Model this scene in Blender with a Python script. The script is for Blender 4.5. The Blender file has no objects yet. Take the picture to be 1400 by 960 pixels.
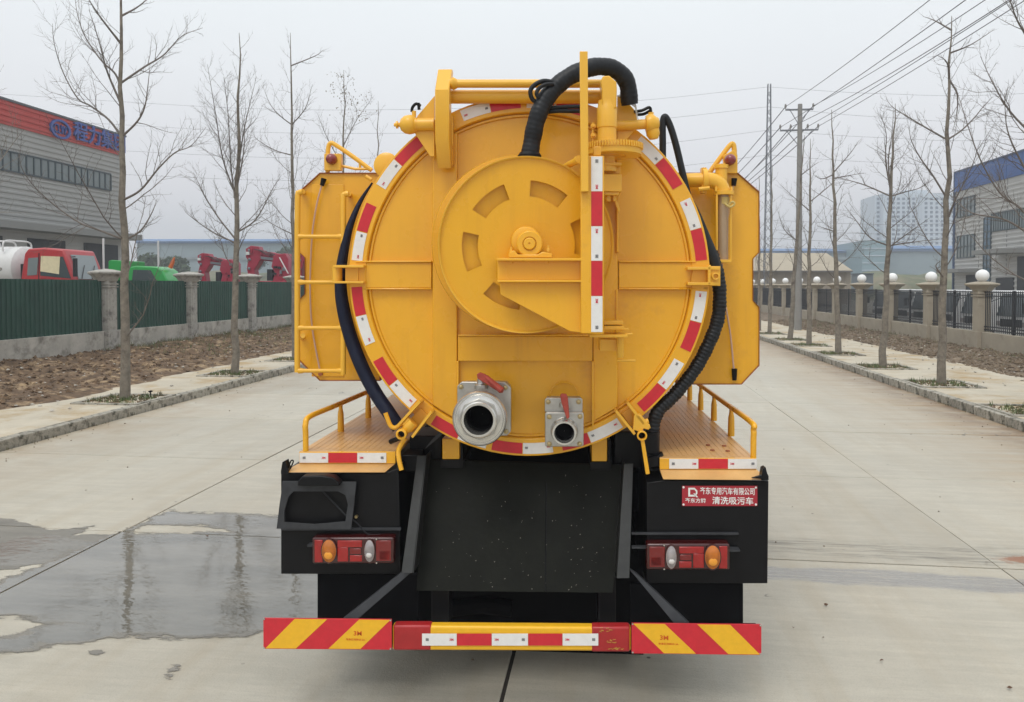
import bpy, bmesh, math, random
from mathutils import Vector, Matrix, noise

R = random.Random(7)
PI = math.pi
scene = bpy.context.scene
COL = scene.collection

# ------------------------------------------------------------------ camera
FPX, HOR = 1050.0, 391.0
YAW = math.atan(130 / FPX)            # the road runs this much to the right of the lens axis
PITCH = math.radians(1.5)
CY = HOR + FPX * math.tan(PITCH)      # row of the optical axis
CAMZ = 2.2
cam_d = bpy.data.cameras.new('camera')
cam = bpy.data.objects.new('camera', cam_d)
COL.objects.link(cam)
scene.camera = cam
cam.location = (0, 0, CAMZ)
cam.rotation_euler = (math.radians(90) - PITCH, 0, YAW)
cam_d.sensor_width = 36
cam_d.lens = 36 * FPX / 1400
cam_d.shift_y = -(480 - CY) / 1400
cam_d.clip_start = 0.05
cam_d.clip_end = 6000

# ------------------------------------------------------------------ world and sun
SUN_EL, SUN_ROT = math.radians(58), math.radians(200)
world = bpy.data.worlds.new('World')
scene.world = world
world.use_nodes = True
wn, wl = world.node_tree.nodes, world.node_tree.links
wn.clear()
w_out = wn.new('ShaderNodeOutputWorld')
w_bg = wn.new('ShaderNodeBackground')
w_sky = wn.new('ShaderNodeTexSky')
w_sky.sky_type = 'NISHITA'
w_sky.sun_disc = False
w_sky.sun_elevation = SUN_EL
w_sky.sun_rotation = SUN_ROT
w_sky.dust_density = 6
w_sky.air_density = 1.5
w_hs = wn.new('ShaderNodeHueSaturation'); w_hs.inputs['Saturation'].default_value = 0.25
wl.new(w_sky.outputs[0], w_hs.inputs['Color'])
# overcast layer: pale grey, brighter towards the zenith as under real cloud, slightly mottled
w_tc = wn.new('ShaderNodeTexCoord')
w_sep = wn.new('ShaderNodeSeparateXYZ'); wl.new(w_tc.outputs['Generated'], w_sep.inputs[0])
w_r = wn.new('ShaderNodeValToRGB')
e = w_r.color_ramp.elements
e[0].position = 0.0; e[0].color = (6.1, 6.1, 6.3, 1)
e[1].position = 1.0; e[1].color = (10.5, 10.9, 11.2, 1)
n1 = w_r.color_ramp.elements.new(0.12); n1.color = (6.95, 6.9, 7.15, 1)
n2 = w_r.color_ramp.elements.new(0.38); n2.color = (7.4, 7.85, 8.05, 1)
wl.new(w_sep.outputs['Z'], w_r.inputs[0])
w_no = wn.new('ShaderNodeTexNoise'); w_no.inputs['Scale'].default_value = 1.6; w_no.inputs['Detail'].default_value = 3
wl.new(w_tc.outputs['Generated'], w_no.inputs['Vector'])
w_mr = wn.new('ShaderNodeMapRange'); w_mr.inputs['To Min'].default_value = 0.95; w_mr.inputs['To Max'].default_value = 1.05
wl.new(w_no.outputs['Fac'], w_mr.inputs['Value'])
w_mul = wn.new('ShaderNodeVectorMath'); w_mul.operation = 'SCALE'
wl.new(w_r.outputs[0], w_mul.inputs[0]); wl.new(w_mr.outputs[0], w_mul.inputs['Scale'])
w_mix = wn.new('ShaderNodeMix'); w_mix.data_type = 'RGBA'; w_mix.inputs['Factor'].default_value = 0.92
wl.new(w_hs.outputs[0], w_mix.inputs['A']); wl.new(w_mul.outputs[0], w_mix.inputs['B'])
wl.new(w_mix.outputs['Result'], w_bg.inputs['Color'])
w_bg.inputs['Strength'].default_value = 0.11
wl.new(w_bg.outputs[0], w_out.inputs['Surface'])

sun_d = bpy.data.lights.new('sun', 'SUN')
sun_d.energy = 1.1
sun_d.angle = math.radians(25)
sun_d.color = (1, 0.965, 0.92)
sun = bpy.data.objects.new('sun', sun_d)
COL.objects.link(sun)
sd = Vector((math.sin(SUN_ROT) * math.cos(SUN_EL), math.cos(SUN_ROT) * math.cos(SUN_EL), math.sin(SUN_EL)))
sun.rotation_euler = sd.to_track_quat('Z', 'Y').to_euler()
scene.view_settings.view_transform = 'Standard'
scene.view_settings.look = 'None'
scene.view_settings.gamma = 1
scene.view_settings.exposure = 0.32
scene.cycles.max_bounces = 6
scene.cycles.volume_bounces = 0
scene.cycles.use_denoising = True

# ------------------------------------------------------------------ from a pixel of the photograph to a place
FWD = Vector((-math.sin(YAW) * math.cos(PITCH), math.cos(YAW) * math.cos(PITCH), -math.sin(PITCH)))
RGT = Vector((math.cos(YAW), math.sin(YAW), 0))
UPV = RGT.cross(FWD)
EYE = Vector((0, 0, CAMZ))

def ray(px, py):
    return FWD + RGT * ((px - 700) / FPX) - UPV * ((py - CY) / FPX)

def on_z(px, py, z=0.0):
    d = ray(px, py)
    return EYE + d * ((z - CAMZ) / d.z)

def on_x(px, py, x):
    d = ray(px, py)
    return EYE + d * (x / d.x)

def on_y(px, py, y):
    d = ray(px, py)
    return EYE + d * (y / d.y)

def on_d(px, py, dist):            # at a distance along the lens axis
    return EYE + ray(px, py) * dist

# the lorry's own frame
TROT = YAW - math.atan(70 / FPX)
TORG = Vector((-math.sin(YAW) * 3.78, math.cos(YAW) * 3.78, 0))
TMAT = Matrix.Translation(TORG) @ Matrix.Rotation(TROT, 4, 'Z')
TINV = TMAT.inverted()
T_EYE = TINV @ EYE

def tp(px, py, y):                 # point of the lorry frame on its plane y
    d = TINV.to_3x3() @ ray(px, py)
    return T_EYE + d * ((y - T_EYE.y) / d.y)

def tz(px, py, z):
    d = TINV.to_3x3() @ ray(px, py)
    return T_EYE + d * ((z - T_EYE.z) / d.z)

def tk(y):                         # metres per photo pixel on plane y
    return (tp(720, 400, y) - tp(719, 400, y)).length

# ------------------------------------------------------------------ materials
MATS = {}

def mat(name, col, rough=0.5, metal=0.0, noise_amt=0.0, noise_scale=8.0, bump=0.0, bump_scale=60.0, coat=0.0,
        rand=0.0, trans=0.0, ior=1.45, alpha=1.0, dirt=None, rough_var=0.0, spec=None, streak=None):
    if name in MATS:
        return MATS[name]
    m = bpy.data.materials.new(name)
    m.use_nodes = True
    nt = m.node_tree
    n, l = nt.nodes, nt.links
    b = n['Principled BSDF']
    b.inputs['Roughness'].default_value = rough
    b.inputs['Metallic'].default_value = metal
    b.inputs['Coat Weight'].default_value = coat
    b.inputs['Coat Roughness'].default_value = 0.12
    b.inputs['Transmission Weight'].default_value = trans
    b.inputs['IOR'].default_value = ior
    b.inputs['Alpha'].default_value = alpha
    if spec is not None:
        b.inputs['Specular IOR Level'].default_value = spec
    tc = n.new('ShaderNodeTexCoord')
    rgb = n.new('ShaderNodeRGB'); rgb.outputs[0].default_value = (*col, 1)
    out = rgb.outputs[0]
    if noise_amt:
        t = n.new('ShaderNodeTexNoise'); t.inputs['Scale'].default_value = noise_scale; t.inputs['Detail'].default_value = 8
        t.inputs['Roughness'].default_value = 0.62
        l.new(tc.outputs['Object'], t.inputs['Vector'])
        mr = n.new('ShaderNodeMapRange'); mr.inputs['From Min'].default_value = 0.28; mr.inputs['From Max'].default_value = 0.72
        mr.inputs['To Min'].default_value = 1 - noise_amt
        mr.inputs['To Max'].default_value = 1 + noise_amt
        l.new(t.outputs['Fac'], mr.inputs['Value'])
        sc = n.new('ShaderNodeVectorMath'); sc.operation = 'SCALE'
        l.new(out, sc.inputs[0]); l.new(mr.outputs[0], sc.inputs['Scale'])
        out = sc.outputs[0]
    if rand:
        oi = n.new('ShaderNodeObjectInfo')
        mr = n.new('ShaderNodeMapRange'); mr.inputs['To Min'].default_value = 1 - rand; mr.inputs['To Max'].default_value = 1 + rand
        l.new(oi.outputs['Random'], mr.inputs['Value'])
        sc = n.new('ShaderNodeVectorMath'); sc.operation = 'SCALE'
        l.new(out, sc.inputs[0]); l.new(mr.outputs[0], sc.inputs['Scale'])
        out = sc.outputs[0]
    if dirt:
        dcol, lo, hi, dscale = dirt
        t = n.new('ShaderNodeTexNoise'); t.inputs['Scale'].default_value = dscale; t.inputs['Detail'].default_value = 9
        t.inputs['Roughness'].default_value = 0.7
        l.new(tc.outputs['Object'], t.inputs['Vector'])
        mr = n.new('ShaderNodeMapRange'); mr.inputs['From Min'].default_value = lo; mr.inputs['From Max'].default_value = hi
        l.new(t.outputs['Fac'], mr.inputs['Value'])
        mx = n.new('ShaderNodeMix'); mx.data_type = 'RGBA'
        l.new(mr.outputs[0], mx.inputs['Factor']); l.new(out, mx.inputs['A']); mx.inputs['B'].default_value = (*dcol, 1)
        out = mx.outputs['Result']
    if streak:          # rain-washed grime running down
        mp = n.new('ShaderNodeMapping'); mp.inputs['Scale'].default_value = (14, 14, .9); l.new(tc.outputs['Object'], mp.inputs['Vector'])
        t = n.new('ShaderNodeTexNoise'); t.inputs['Scale'].default_value = 1.3; t.inputs['Detail'].default_value = 7; t.inputs['Roughness'].default_value = .65; l.new(mp.outputs[0], t.inputs['Vector'])
        t2 = n.new('ShaderNodeTexNoise'); t2.inputs['Scale'].default_value = 1.8; t2.inputs['Detail'].default_value = 5; l.new(tc.outputs['Object'], t2.inputs['Vector'])
        mr = n.new('ShaderNodeMapRange'); mr.inputs['From Min'].default_value = .50; mr.inputs['From Max'].default_value = .74; mr.inputs['To Max'].default_value = .5; l.new(t.outputs['Fac'], mr.inputs['Value'])
        mr2 = n.new('ShaderNodeMapRange'); mr2.inputs['From Min'].default_value = .42; mr2.inputs['From Max'].default_value = .62; l.new(t2.outputs['Fac'], mr2.inputs['Value'])
        mu = n.new('ShaderNodeMath'); mu.operation = 'MULTIPLY'; l.new(mr.outputs[0], mu.inputs[0]); l.new(mr2.outputs[0], mu.inputs[1])
        mx = n.new('ShaderNodeMix'); mx.data_type = 'RGBA'; l.new(mu.outputs[0], mx.inputs['Factor']); l.new(out, mx.inputs['A']); mx.inputs['B'].default_value = (*streak, 1); out = mx.outputs['Result']
    l.new(out, b.inputs['Base Color'])
    if rough_var:
        t = n.new('ShaderNodeTexNoise'); t.inputs['Scale'].default_value = 5; t.inputs['Detail'].default_value = 6
        l.new(tc.outputs['Object'], t.inputs['Vector'])
        mr = n.new('ShaderNodeMapRange'); mr.inputs['To Min'].default_value = max(0.02, rough - rough_var); mr.inputs['To Max'].default_value = rough + rough_var
        l.new(t.outputs['Fac'], mr.inputs['Value']); l.new(mr.outputs[0], b.inputs['Roughness'])
    if bump:
        t = n.new('ShaderNodeTexNoise'); t.inputs['Scale'].default_value = bump_scale; t.inputs['Detail'].default_value = 5
        l.new(tc.outputs['Object'], t.inputs['Vector'])
        bp = n.new('ShaderNodeBump'); bp.inputs['Strength'].default_value = bump; bp.inputs['Distance'].default_value = 0.02
        l.new(t.outputs['Fac'], bp.inputs['Height']); l.new(bp.outputs[0], b.inputs['Normal'])
    MATS[name] = m
    return m

YELLOW = mat('yellow_paint', (0.80, 0.405, 0.020), 0.28, noise_amt=0.07, noise_scale=1.6, coat=0.22, bump=0.05, bump_scale=5, streak=(.60, .275, .022),
             dirt=((0.62, 0.30, 0.035), 0.58, 0.80, 4.0), rough_var=0.08)
YELLOW2 = mat('yellow_paint_light', (0.80, 0.435, 0.038), 0.36, noise_amt=0.05, noise_scale=3, coat=0.15, bump=0.03, bump_scale=20, rough_var=0.08)
DECK = mat('dusty_deck_paint', (0.62, 0.36, 0.13), 0.38, noise_amt=0.16, noise_scale=5, bump=0.06, bump_scale=70, rough_var=0.12)
RUSTY = mat('rusty_edge', (0.30, 0.10, 0.04), 0.7, noise_amt=0.2)
BLACK = mat('black_paint', (0.006, 0.006, 0.007), 0.38, spec=.22, noise_amt=0.3, noise_scale=6, bump=0.03, bump_scale=20, rough_var=0.1)
BLACKM = mat('matt_black', (0.004, 0.004, 0.005), 0.7, spec=.1, noise_amt=0.3, noise_scale=5)
DKGREY = mat('dark_grey_metal', (0.040, 0.042, 0.046), 0.5, spec=.3, noise_amt=0.25, noise_scale=12)
CHUTE = mat('grimy_chute', (0.0058, 0.0064, 0.0040), 0.5, spec=.14, noise_amt=0.35, noise_scale=6, dirt=((0.14, 0.13, 0.11), 0.715, 0.75, 22.0), bump=0.05, bump_scale=30)
RUBBER = mat('black_rubber', (0.011, 0.0125, 0.015), 0.45, spec=.35, noise_amt=0.3, noise_scale=15, bump=0.1, bump_scale=50)
NAVY = mat('navy_hose', (0.007, 0.011, 0.030), 0.55, spec=.3, noise_amt=0.25, noise_scale=15, bump=0.1, bump_scale=60)
ALU = mat('cast_aluminium', (0.46, 0.45, 0.42), 0.36, 0.75, noise_amt=0.16, noise_scale=14, bump=0.05, bump_scale=60, rough_var=0.1)
ALUR = mat('turned_aluminium', (0.62, 0.61, 0.58), 0.25, 0.9, noise_amt=0.1, noise_scale=20)
BRASS = mat('zinc_bolt', (0.42, 0.33, 0.17), 0.4, 0.8)
REDP = mat('red_handle_paint', (0.36, 0.055, 0.035), 0.5, noise_amt=0.25, noise_scale=25)
TW = mat('white_reflective', (0.74, 0.73, 0.71), 0.35, noise_amt=0.05, noise_scale=30, bump=0.03, bump_scale=160)
TR = mat('red_reflective', (0.56, 0.022, 0.035), 0.32, noise_amt=0.08, noise_scale=30, bump=0.03, bump_scale=160)
TY = mat('yellow_reflective', (0.80, 0.44, 0.02), 0.35, noise_amt=0.06, noise_scale=30, bump=0.03, bump_scale=160)
DRED = mat('dark_red_tape', (0.36, 0.02, 0.022), 0.32, noise_amt=0.15, noise_scale=10)
LENSR = mat('red_lens', (0.30, 0.006, 0.006), 0.2, coat=0.6, noise_amt=0.15, noise_scale=40)
LENSD = mat('dark_red_lens', (0.045, 0.004, 0.004), 0.15, coat=0.6)
LENSM = mat('mid_red_lens', (0.16, 0.006, 0.006), 0.15, coat=0.6)
LENSA = mat('amber_lens', (0.45, 0.13, 0.008), 0.12, noise_amt=.3, noise_scale=18, coat=0.6)
LENSW = mat('clear_lens', (0.36, 0.33, 0.33), 0.1, 0.3, noise_amt=.3, noise_scale=18, coat=0.6)
BEACON = mat('beacon_red', (0.22, 0.03, 0.03), 0.25, coat=0.5)
SIGNR = mat('sign_plate_red', (0.36, 0.022, 0.035), 0.35)
WHITE = mat('white_print', (0.78, 0.77, 0.74), 0.4)
INKR = mat('red_print', (0.60, 0.02, 0.05), 0.4)
INKK = mat('dark_print', (0.06, 0.06, 0.07), 0.5)
INKO = mat('orange_print', (0.60, 0.10, 0.01), 0.4)
GLASSY = mat('sight_tube', (0.46, 0.33, 0.2), 0.2, trans=0.25, coat=0.3)
FILM = mat('plastic_film', (0.5, 0.48, 0.42), 0.3, alpha=0.5)
CORD = mat('pink_cord', (0.55, 0.36, 0.27), 0.6)
TYRE = mat('tyre_rubber', (0.02, 0.02, 0.02), 0.8, bump=0.3, bump_scale=30)

# ------------------------------------------------------------------ mesh builder
class MB:
    def __init__(s):
        s.v, s.f, s.m = [], [], []
        s.mi = 0

    def add(s, vs, fs):
        o = len(s.v)
        s.v += [tuple(p) for p in vs]
        s.f += [tuple(i + o for i in f) for f in fs]
        s.m += [s.mi] * len(fs)
        return s

    def extrude(s, pts, vec):
        n = len(pts)
        vec = Vector(vec)
        vs = [Vector(p) for p in pts] + [Vector(p) + vec for p in pts]
        fs = [tuple(range(n)), tuple(range(2 * n - 1, n - 1, -1))]
        fs += [(i, (i + 1) % n, n + (i + 1) % n, n + i) for i in range(n)]
        return s.add(vs, fs)

    def tprism(s, poly, y0, y1):                  # outline from the photograph on plane y0 of the lorry, real depth to y1
        return s.extrude([tp(a, b, y0) for a, b in poly], (0, y1 - y0, 0))

    def trect(s, x0, y0, x1, y1, ya, yb):
        return s.tprism([(x0, y0), (x1, y0), (x1, y1), (x0, y1)], ya, yb)

    def box(s, a, b):
        (x0, y0, z0), (x1, y1, z1) = a, b
        return s.extrude([(x0, y0, z0), (x1, y0, z0), (x1, y1, z0), (x0, y1, z0)], (0, 0, z1 - z0))

    def frame(s, outer, inner, vec):              # a ring between two outlines of equal count
        n = len(outer)
        vec = Vector(vec)
        o = [Vector(p) for p in outer]; i_ = [Vector(p) for p in inner]
        vs = o + i_ + [p + vec for p in o] + [p + vec for p in i_]
        fs = []
        for k in range(n):
            j = (k + 1) % n
            fs += [(k, j, n + j, n + k), (2 * n + k, 3 * n + k, 3 * n + j, 2 * n + j), (k, 2 * n + k, 2 * n + j, j), (n + k, n + j, 3 * n + j, 3 * n + k)]
        return s.add(vs, fs)

    def tube(s, pts, rad, seg=10, caps=True):
        pts = [Vector(p) for p in pts]
        n = len(pts)
        rads = rad if isinstance(rad, (list, tuple)) else [rad] * n
        vs, fs = [], []
        t = (pts[1] - pts[0]).normalized()
        ref = Vector((0, 0, 1)) if abs(t.z) < 0.9 else Vector((1, 0, 0))
        u = t.cross(ref).normalized()
        for i in range(n):
            if i == 0: tt = pts[1] - pts[0]
            elif i == n - 1: tt = pts[-1] - pts[-2]
            else: tt = (pts[i + 1] - pts[i]).normalized() + (pts[i] - pts[i - 1]).normalized()
            tt = tt.normalized() if tt.length > 1e-9 else t
            u = (u - tt * u.dot(tt))
            u = u.normalized() if u.length > 1e-9 else tt.orthogonal().normalized()
            w = tt.cross(u)
            for k in range(seg):
                a = 2 * PI * k / seg
                vs.append(pts[i] + (u * math.cos(a) + w * math.sin(a)) * rads[i])
        for i in range(n - 1):
            for k in range(seg):
                j = (k + 1) % seg
                fs.append((i * seg + k, i * seg + j, (i + 1) * seg + j, (i + 1) * seg + k))
        if caps:
            fs.append(tuple(range(seg - 1, -1, -1)))
            fs.append(tuple(range((n - 1) * seg, n * seg)))
        return s.add(vs, fs)

    def lathe(s, c, axis, prof, seg=32, caps=True, closed=False):
        c, axis = Vector(c), Vector(axis).normalized()
        u = axis.orthogonal().normalized(); w = axis.cross(u)
        vs, fs = [], []
        n = len(prof)
        for r, h in prof:
            for k in range(seg):
                a = 2 * PI * k / seg
                vs.append(c + axis * h + (u * math.cos(a) + w * math.sin(a)) * max(r, 1e-4))
        rng = range(n) if closed else range(n - 1)
        for i in rng:
            i2 = (i + 1) % n
            for k in range(seg):
                j = (k + 1) % seg
                fs.append((i * seg + k, i * seg + j, i2 * seg + j, i2 * seg + k))
        if caps and not closed:
            fs.append(tuple(range(seg - 1, -1, -1)))
            fs.append(tuple(range((n - 1) * seg, n * seg)))
        return s.add(vs, fs)

    def build(s, name, ms, parent=None, bevel=0.0, smooth=True, angle=35, loc=None, seg=2):
        me = bpy.data.meshes.new(name)
        me.from_pydata(s.v, [], s.f)
        ms = ms if isinstance(ms, (list, tuple)) else [ms]
        for m_ in ms: me.materials.append(m_)
        if any(s.m):
            me.polygons.foreach_set('material_index', s.m)
        bm = bmesh.new(); bm.from_mesh(me)
        if not getattr(s, 'keep', False):
            bmesh.ops.recalc_face_normals(bm, faces=bm.faces)
        bm.to_mesh(me); bm.free()
        if smooth:
            me.polygons.foreach_set('use_smooth', [True] * len(me.polygons))
            me.set_sharp_from_angle(angle=math.radians(angle))
        o = bpy.data.objects.new(name, me)
        COL.objects.link(o)
        if parent: o.parent = parent
        if loc: o.location = loc
        if bevel:
            b = o.modifiers.new('bevel', 'BEVEL'); b.width = bevel; b.segments = seg; b.limit_method = 'ANGLE'; b.angle_limit = math.radians(40)
            b.harden_normals = False
        return o

def tag(o, label=None, cat=None, group=None, kind=None):
    if label: o['label'] = label
    if cat: o['category'] = cat
    if group: o['group'] = group
    if kind: o['kind'] = kind
    return o

def empty(name, loc=(0, 0, 0), rz=0.0, **kw):
    o = bpy.data.objects.new(name, None)
    COL.objects.link(o)
    o.location = loc
    o.rotation_euler = (0, 0, rz)
    tag(o, **kw)
    return o

def copy_tree(o, parent=None):
    c = o.copy(); COL.objects.link(c); c.parent = parent
    for ch in list(o.children):
        copy_tree(ch, c)
    return c

def smooth_path(pts, n=8):           # Catmull-Rom
    pts = [Vector(p) for p in pts]
    P = [pts[0] * 2 - pts[1]] + pts + [pts[-1] * 2 - pts[-2]]
    out = []
    for i in range(1, len(P) - 2):
        for k in range(n):
            t = k / n
            a, b, c, d = P[i - 1], P[i], P[i + 1], P[i + 2]
            out.append(0.5 * ((2 * b) + (c - a) * t + (2 * a - 5 * b + 4 * c - d) * t * t + (3 * b - a - 3 * c + d) * t ** 3))
    out.append(pts[-1])
    return out

TEXT_CACHE = {}
def text_mesh(txt, material, bold=0.0, extrude=0.0):
    """a text as a mesh of height ~1, centred, in its own XZ plane (reads from -Y)"""
    key = (txt, material.name, bold, extrude)
    if key in TEXT_CACHE: return TEXT_CACHE[key]
    cu = bpy.data.curves.new('lettering', 'FONT')
    cu.body = txt; cu.size = 1.0; cu.align_x = 'CENTER'; cu.align_y = 'CENTER'; cu.offset = bold; cu.extrude = extrude
    cu.resolution_u = 3
    ob = bpy.data.objects.new('lettering_tmp', cu)
    COL.objects.link(ob)
    dg = bpy.context.evaluated_depsgraph_get(); dg.update()
    me = bpy.data.meshes.new_from_object(ob.evaluated_get(dg))
    bpy.data.objects.remove(ob)
    me.transform(Matrix.Rotation(PI / 2, 4, 'X'))
    me.materials.clear(); me.materials.append(material)
    xs = [v.co.x for v in me.vertices]; zs = [v.co.z for v in me.vertices]
    me.transform(Matrix.Translation((-(min(xs) + max(xs)) / 2, 0, -(min(zs) + max(zs)) / 2)))
    me['w'] = max(xs) - min(xs); me['h'] = max(zs) - min(zs)
    me.name = 'lettering'
    TEXT_CACHE[key] = me
    return me

def put_text(name, txt, material, centre, width, height, parent=None, rot=(0, 0, 0), bold=0.0, extrude=0.0):
    me = text_mesh(txt, material, bold, extrude)
    o = bpy.data.objects.new(name, me)
    COL.objects.link(o)
    o.location = centre
    o.scale = (width / me['w'], 1, height / me['h'])
    o.rotation_euler = rot
    if parent: o.parent = parent
    return o

# =================================================================== THE LORRY
truck = empty('sewage_truck', TORG, TROT, label='yellow sewage suction truck seen from behind, hose reel on its round tank door',
              cat='truck')

def P(name, mb, m, parent=None, bevel=0.003, **k):
    return mb.build(name, m, parent or truck, bevel=bevel, **k)

YF = 0.25                      # plane of the tank door's flange
DC = tp(720, 378, YF)          # its centre
KF = tk(YF)
RD = 246.5 * KF

def dpt(r, ang, y):            # polar point on the door, r in photo pixels
    a = math.radians(ang)
    return Vector((DC.x + r * KF * math.cos(a), y, DC.z + r * KF * math.sin(a)))

# tank barrel behind the door
mb = MB(); prof = [(RD * .2, 0.5), (RD * .955, 0.36), (RD * .955, 5.3), (RD * .5, 5.45), (0.01, 5.5)]
mb.lathe((DC.x, 0, DC.z), (0, 1, 0), prof, 72)
P('tank_barrel', mb, YELLOW, bevel=0)
# door: flange ring and a dished plate
mb = MB()
mb.lathe((DC.x, 0, DC.z), (0, 1, 0), [(RD, YF), (RD, YF + .045), (RD * .90, YF + .045), (RD * .90, YF + .012), (RD * .905, YF)], 96, closed=True)
mb.lathe((DC.x, 0, DC.z), (0, 1, 0), [(RD * .985, YF + .05), (RD * .985, YF + .10), (RD * .9, YF + .10), (RD * .9, YF + .05)], 96, closed=True)
flange = P('door_flange', mb, YELLOW, bevel=.003)
mb = MB()
pr = [(RD * .902, YF + .03), (RD * .895, YF + .018), (RD * .885, YF + .018), (RD * .872, YF + .055)]
for k in range(1, 9):
    t = k / 8
    pr.append((RD * .872 * (1 - t) + .001, YF + .055 - .035 * math.sin(t * PI / 2)))
mb.lathe((DC.x, 0, DC.z), (0, 1, 0), pr, 96)
P('door_plate', mb, YELLOW, bevel=0, angle=50)

# stiffening ribs of the door
def ringx(x, sign):            # where the vertical line px=x meets the inner ring
    return 378 - sign * math.sqrt(max(0, (RD / KF * .885) ** 2 - (x - 720) ** 2))
for x0, x1 in ((591, 625), (811, 845)):
    mb = MB()
    xo = x0 if x0 < 720 else x1
    mb.tprism([(x0, ringx(x0, 1)), (x1, ringx(x1, 1)), (x1, ringx(x1, -1)), (x0, ringx(x0, -1))], YF + .006, YF + .06)
    P('vertical_rib', mb, YELLOW, bevel=.006)
for x0, x1 in ((486, 590), (846, 952)):
    mb = MB(); mb.trect(x0, 359, x1, 394, YF + .004, YF + .05)
    mb.trect(x0, 356.5, x1, 359, YF - .006, YF + .05); mb.trect(x0, 394, x1, 396, YF - .002, YF + .05)
    P('horizontal_rib', mb, YELLOW, bevel=.004)
mb = MB(); mb.trect(626, 460, 810, 494, YF + .0, YF + .05); mb.trect(626, 457.5, 810, 460, YF - .008, YF + .05)
P('horizontal_rib', mb, YELLOW, bevel=.004)
for q in ((624, 494, 627, 590), (809, 494, 812, 584), (842, 396, 845, 456)):
    mb = MB(); mb.trect(*q, YF - .004, YF + .05); P('weld_edge', mb, YELLOW, bevel=.002)
# lower trough ridge
mb = MB()
path = [dpt(225, a, YF + .012) for a in range(236, 306, 3)]
mb.tube(path, .006, 6); P('weld_bead', mb, YELLOW, bevel=0)

# reflective tape on the flange
mark3 = text_mesh('3M', INKR, 0.02)
markc = text_mesh('回', INKK, 0.03)

def mark(me, parent, loc, w, h, rot):
    o = bpy.data.objects.new('printed_mark', me); COL.objects.link(o); o.parent = parent
    o.location = loc; o.scale = (w / me['w'], 1, h / me['h']); o.rotation_euler = rot
    return o

def arc_tape(a0, a1, m, redside=0, r0=228.5, r1=243.5):
    mb = MB(); n = 8
    o = []; i_ = []
    for k in range(n + 1):
        a = a0 + (a1 - a0) * k / n
        o.append(dpt(r1, a, YF - .0022)); i_.append(dpt(r0, a, YF - .0022))
    vs = o + i_ + [p + Vector((0, .002, 0)) for p in o + i_]
    N = n + 1
    fs = []
    for k in range(n):
        fs.append((k, k + 1, N + k + 1, N + k)); fs.append((2 * N + k, 3 * N + k, 3 * N + k + 1, 2 * N + k + 1))
        fs.append((k, 2 * N + k, 2 * N + k + 1, k + 1)); fs.append((N + k, N + k + 1, 3 * N + k + 1, 3 * N + k))
    fs += [(0, N, 3 * N, 2 * N), (n, 2 * N + n, 3 * N + n, N + n)]
    mb.add(vs, fs)
    t = mb.build('reflective_tape', m, truck, smooth=False)
    if m is TW:
        rm = 235
        am = a0 + (a1 - a0) * (.13 if redside else .87); ac = a0 + (a1 - a0) * (.88 if redside else .12)
        for me, a, w in ((mark3, am, .019), (markc, ac, .014)):
            p = dpt(rm, a, YF - .0036)
            tang = math.radians(a + 90)
            mark(me, t, p, w, .011, (0, -tang + PI, 0))
    return t
for a0, a1, m, rs in [(112, 102.3, TW, 1), (102.1, 92, TR, 0), (90, 80.3, TW, 0), (80, 71.5, TR, 0), (138.4, 127.4, TR, 0), (148.4, 138.6, TW, 1),
                      (155.2, 164.7, TR, 0), (165, 174.6, TW, 0), (183.5, 193.1, TR, 0), (193.3, 203.2, TW, 0), (209, 218.4, TR, 0),
                      (218.6, 228.3, TW, 0), (237, 246.7, TR, 0), (246.9, 256.6, TW, 0), (258.5, 268.6, TR, 0), (268.8, 278.7, TW, 0),
                      (281.8, 291.1, TR, 0), (291.3, 302.6, TW, 0), (311, 320.8, TR, 0), (321, 331, TW, 1), (335.2, 344.9, TR, 0),
                      (345.1, 355.1, TW, 0), (5.2, 15.4, TR, 0), (15.6, 25.7, TW, 0), (30.6, 40.8, TR, 0), (41, 50.7, TW, 0)]:
    arc_tape(a0, a1, m, rs)

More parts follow.
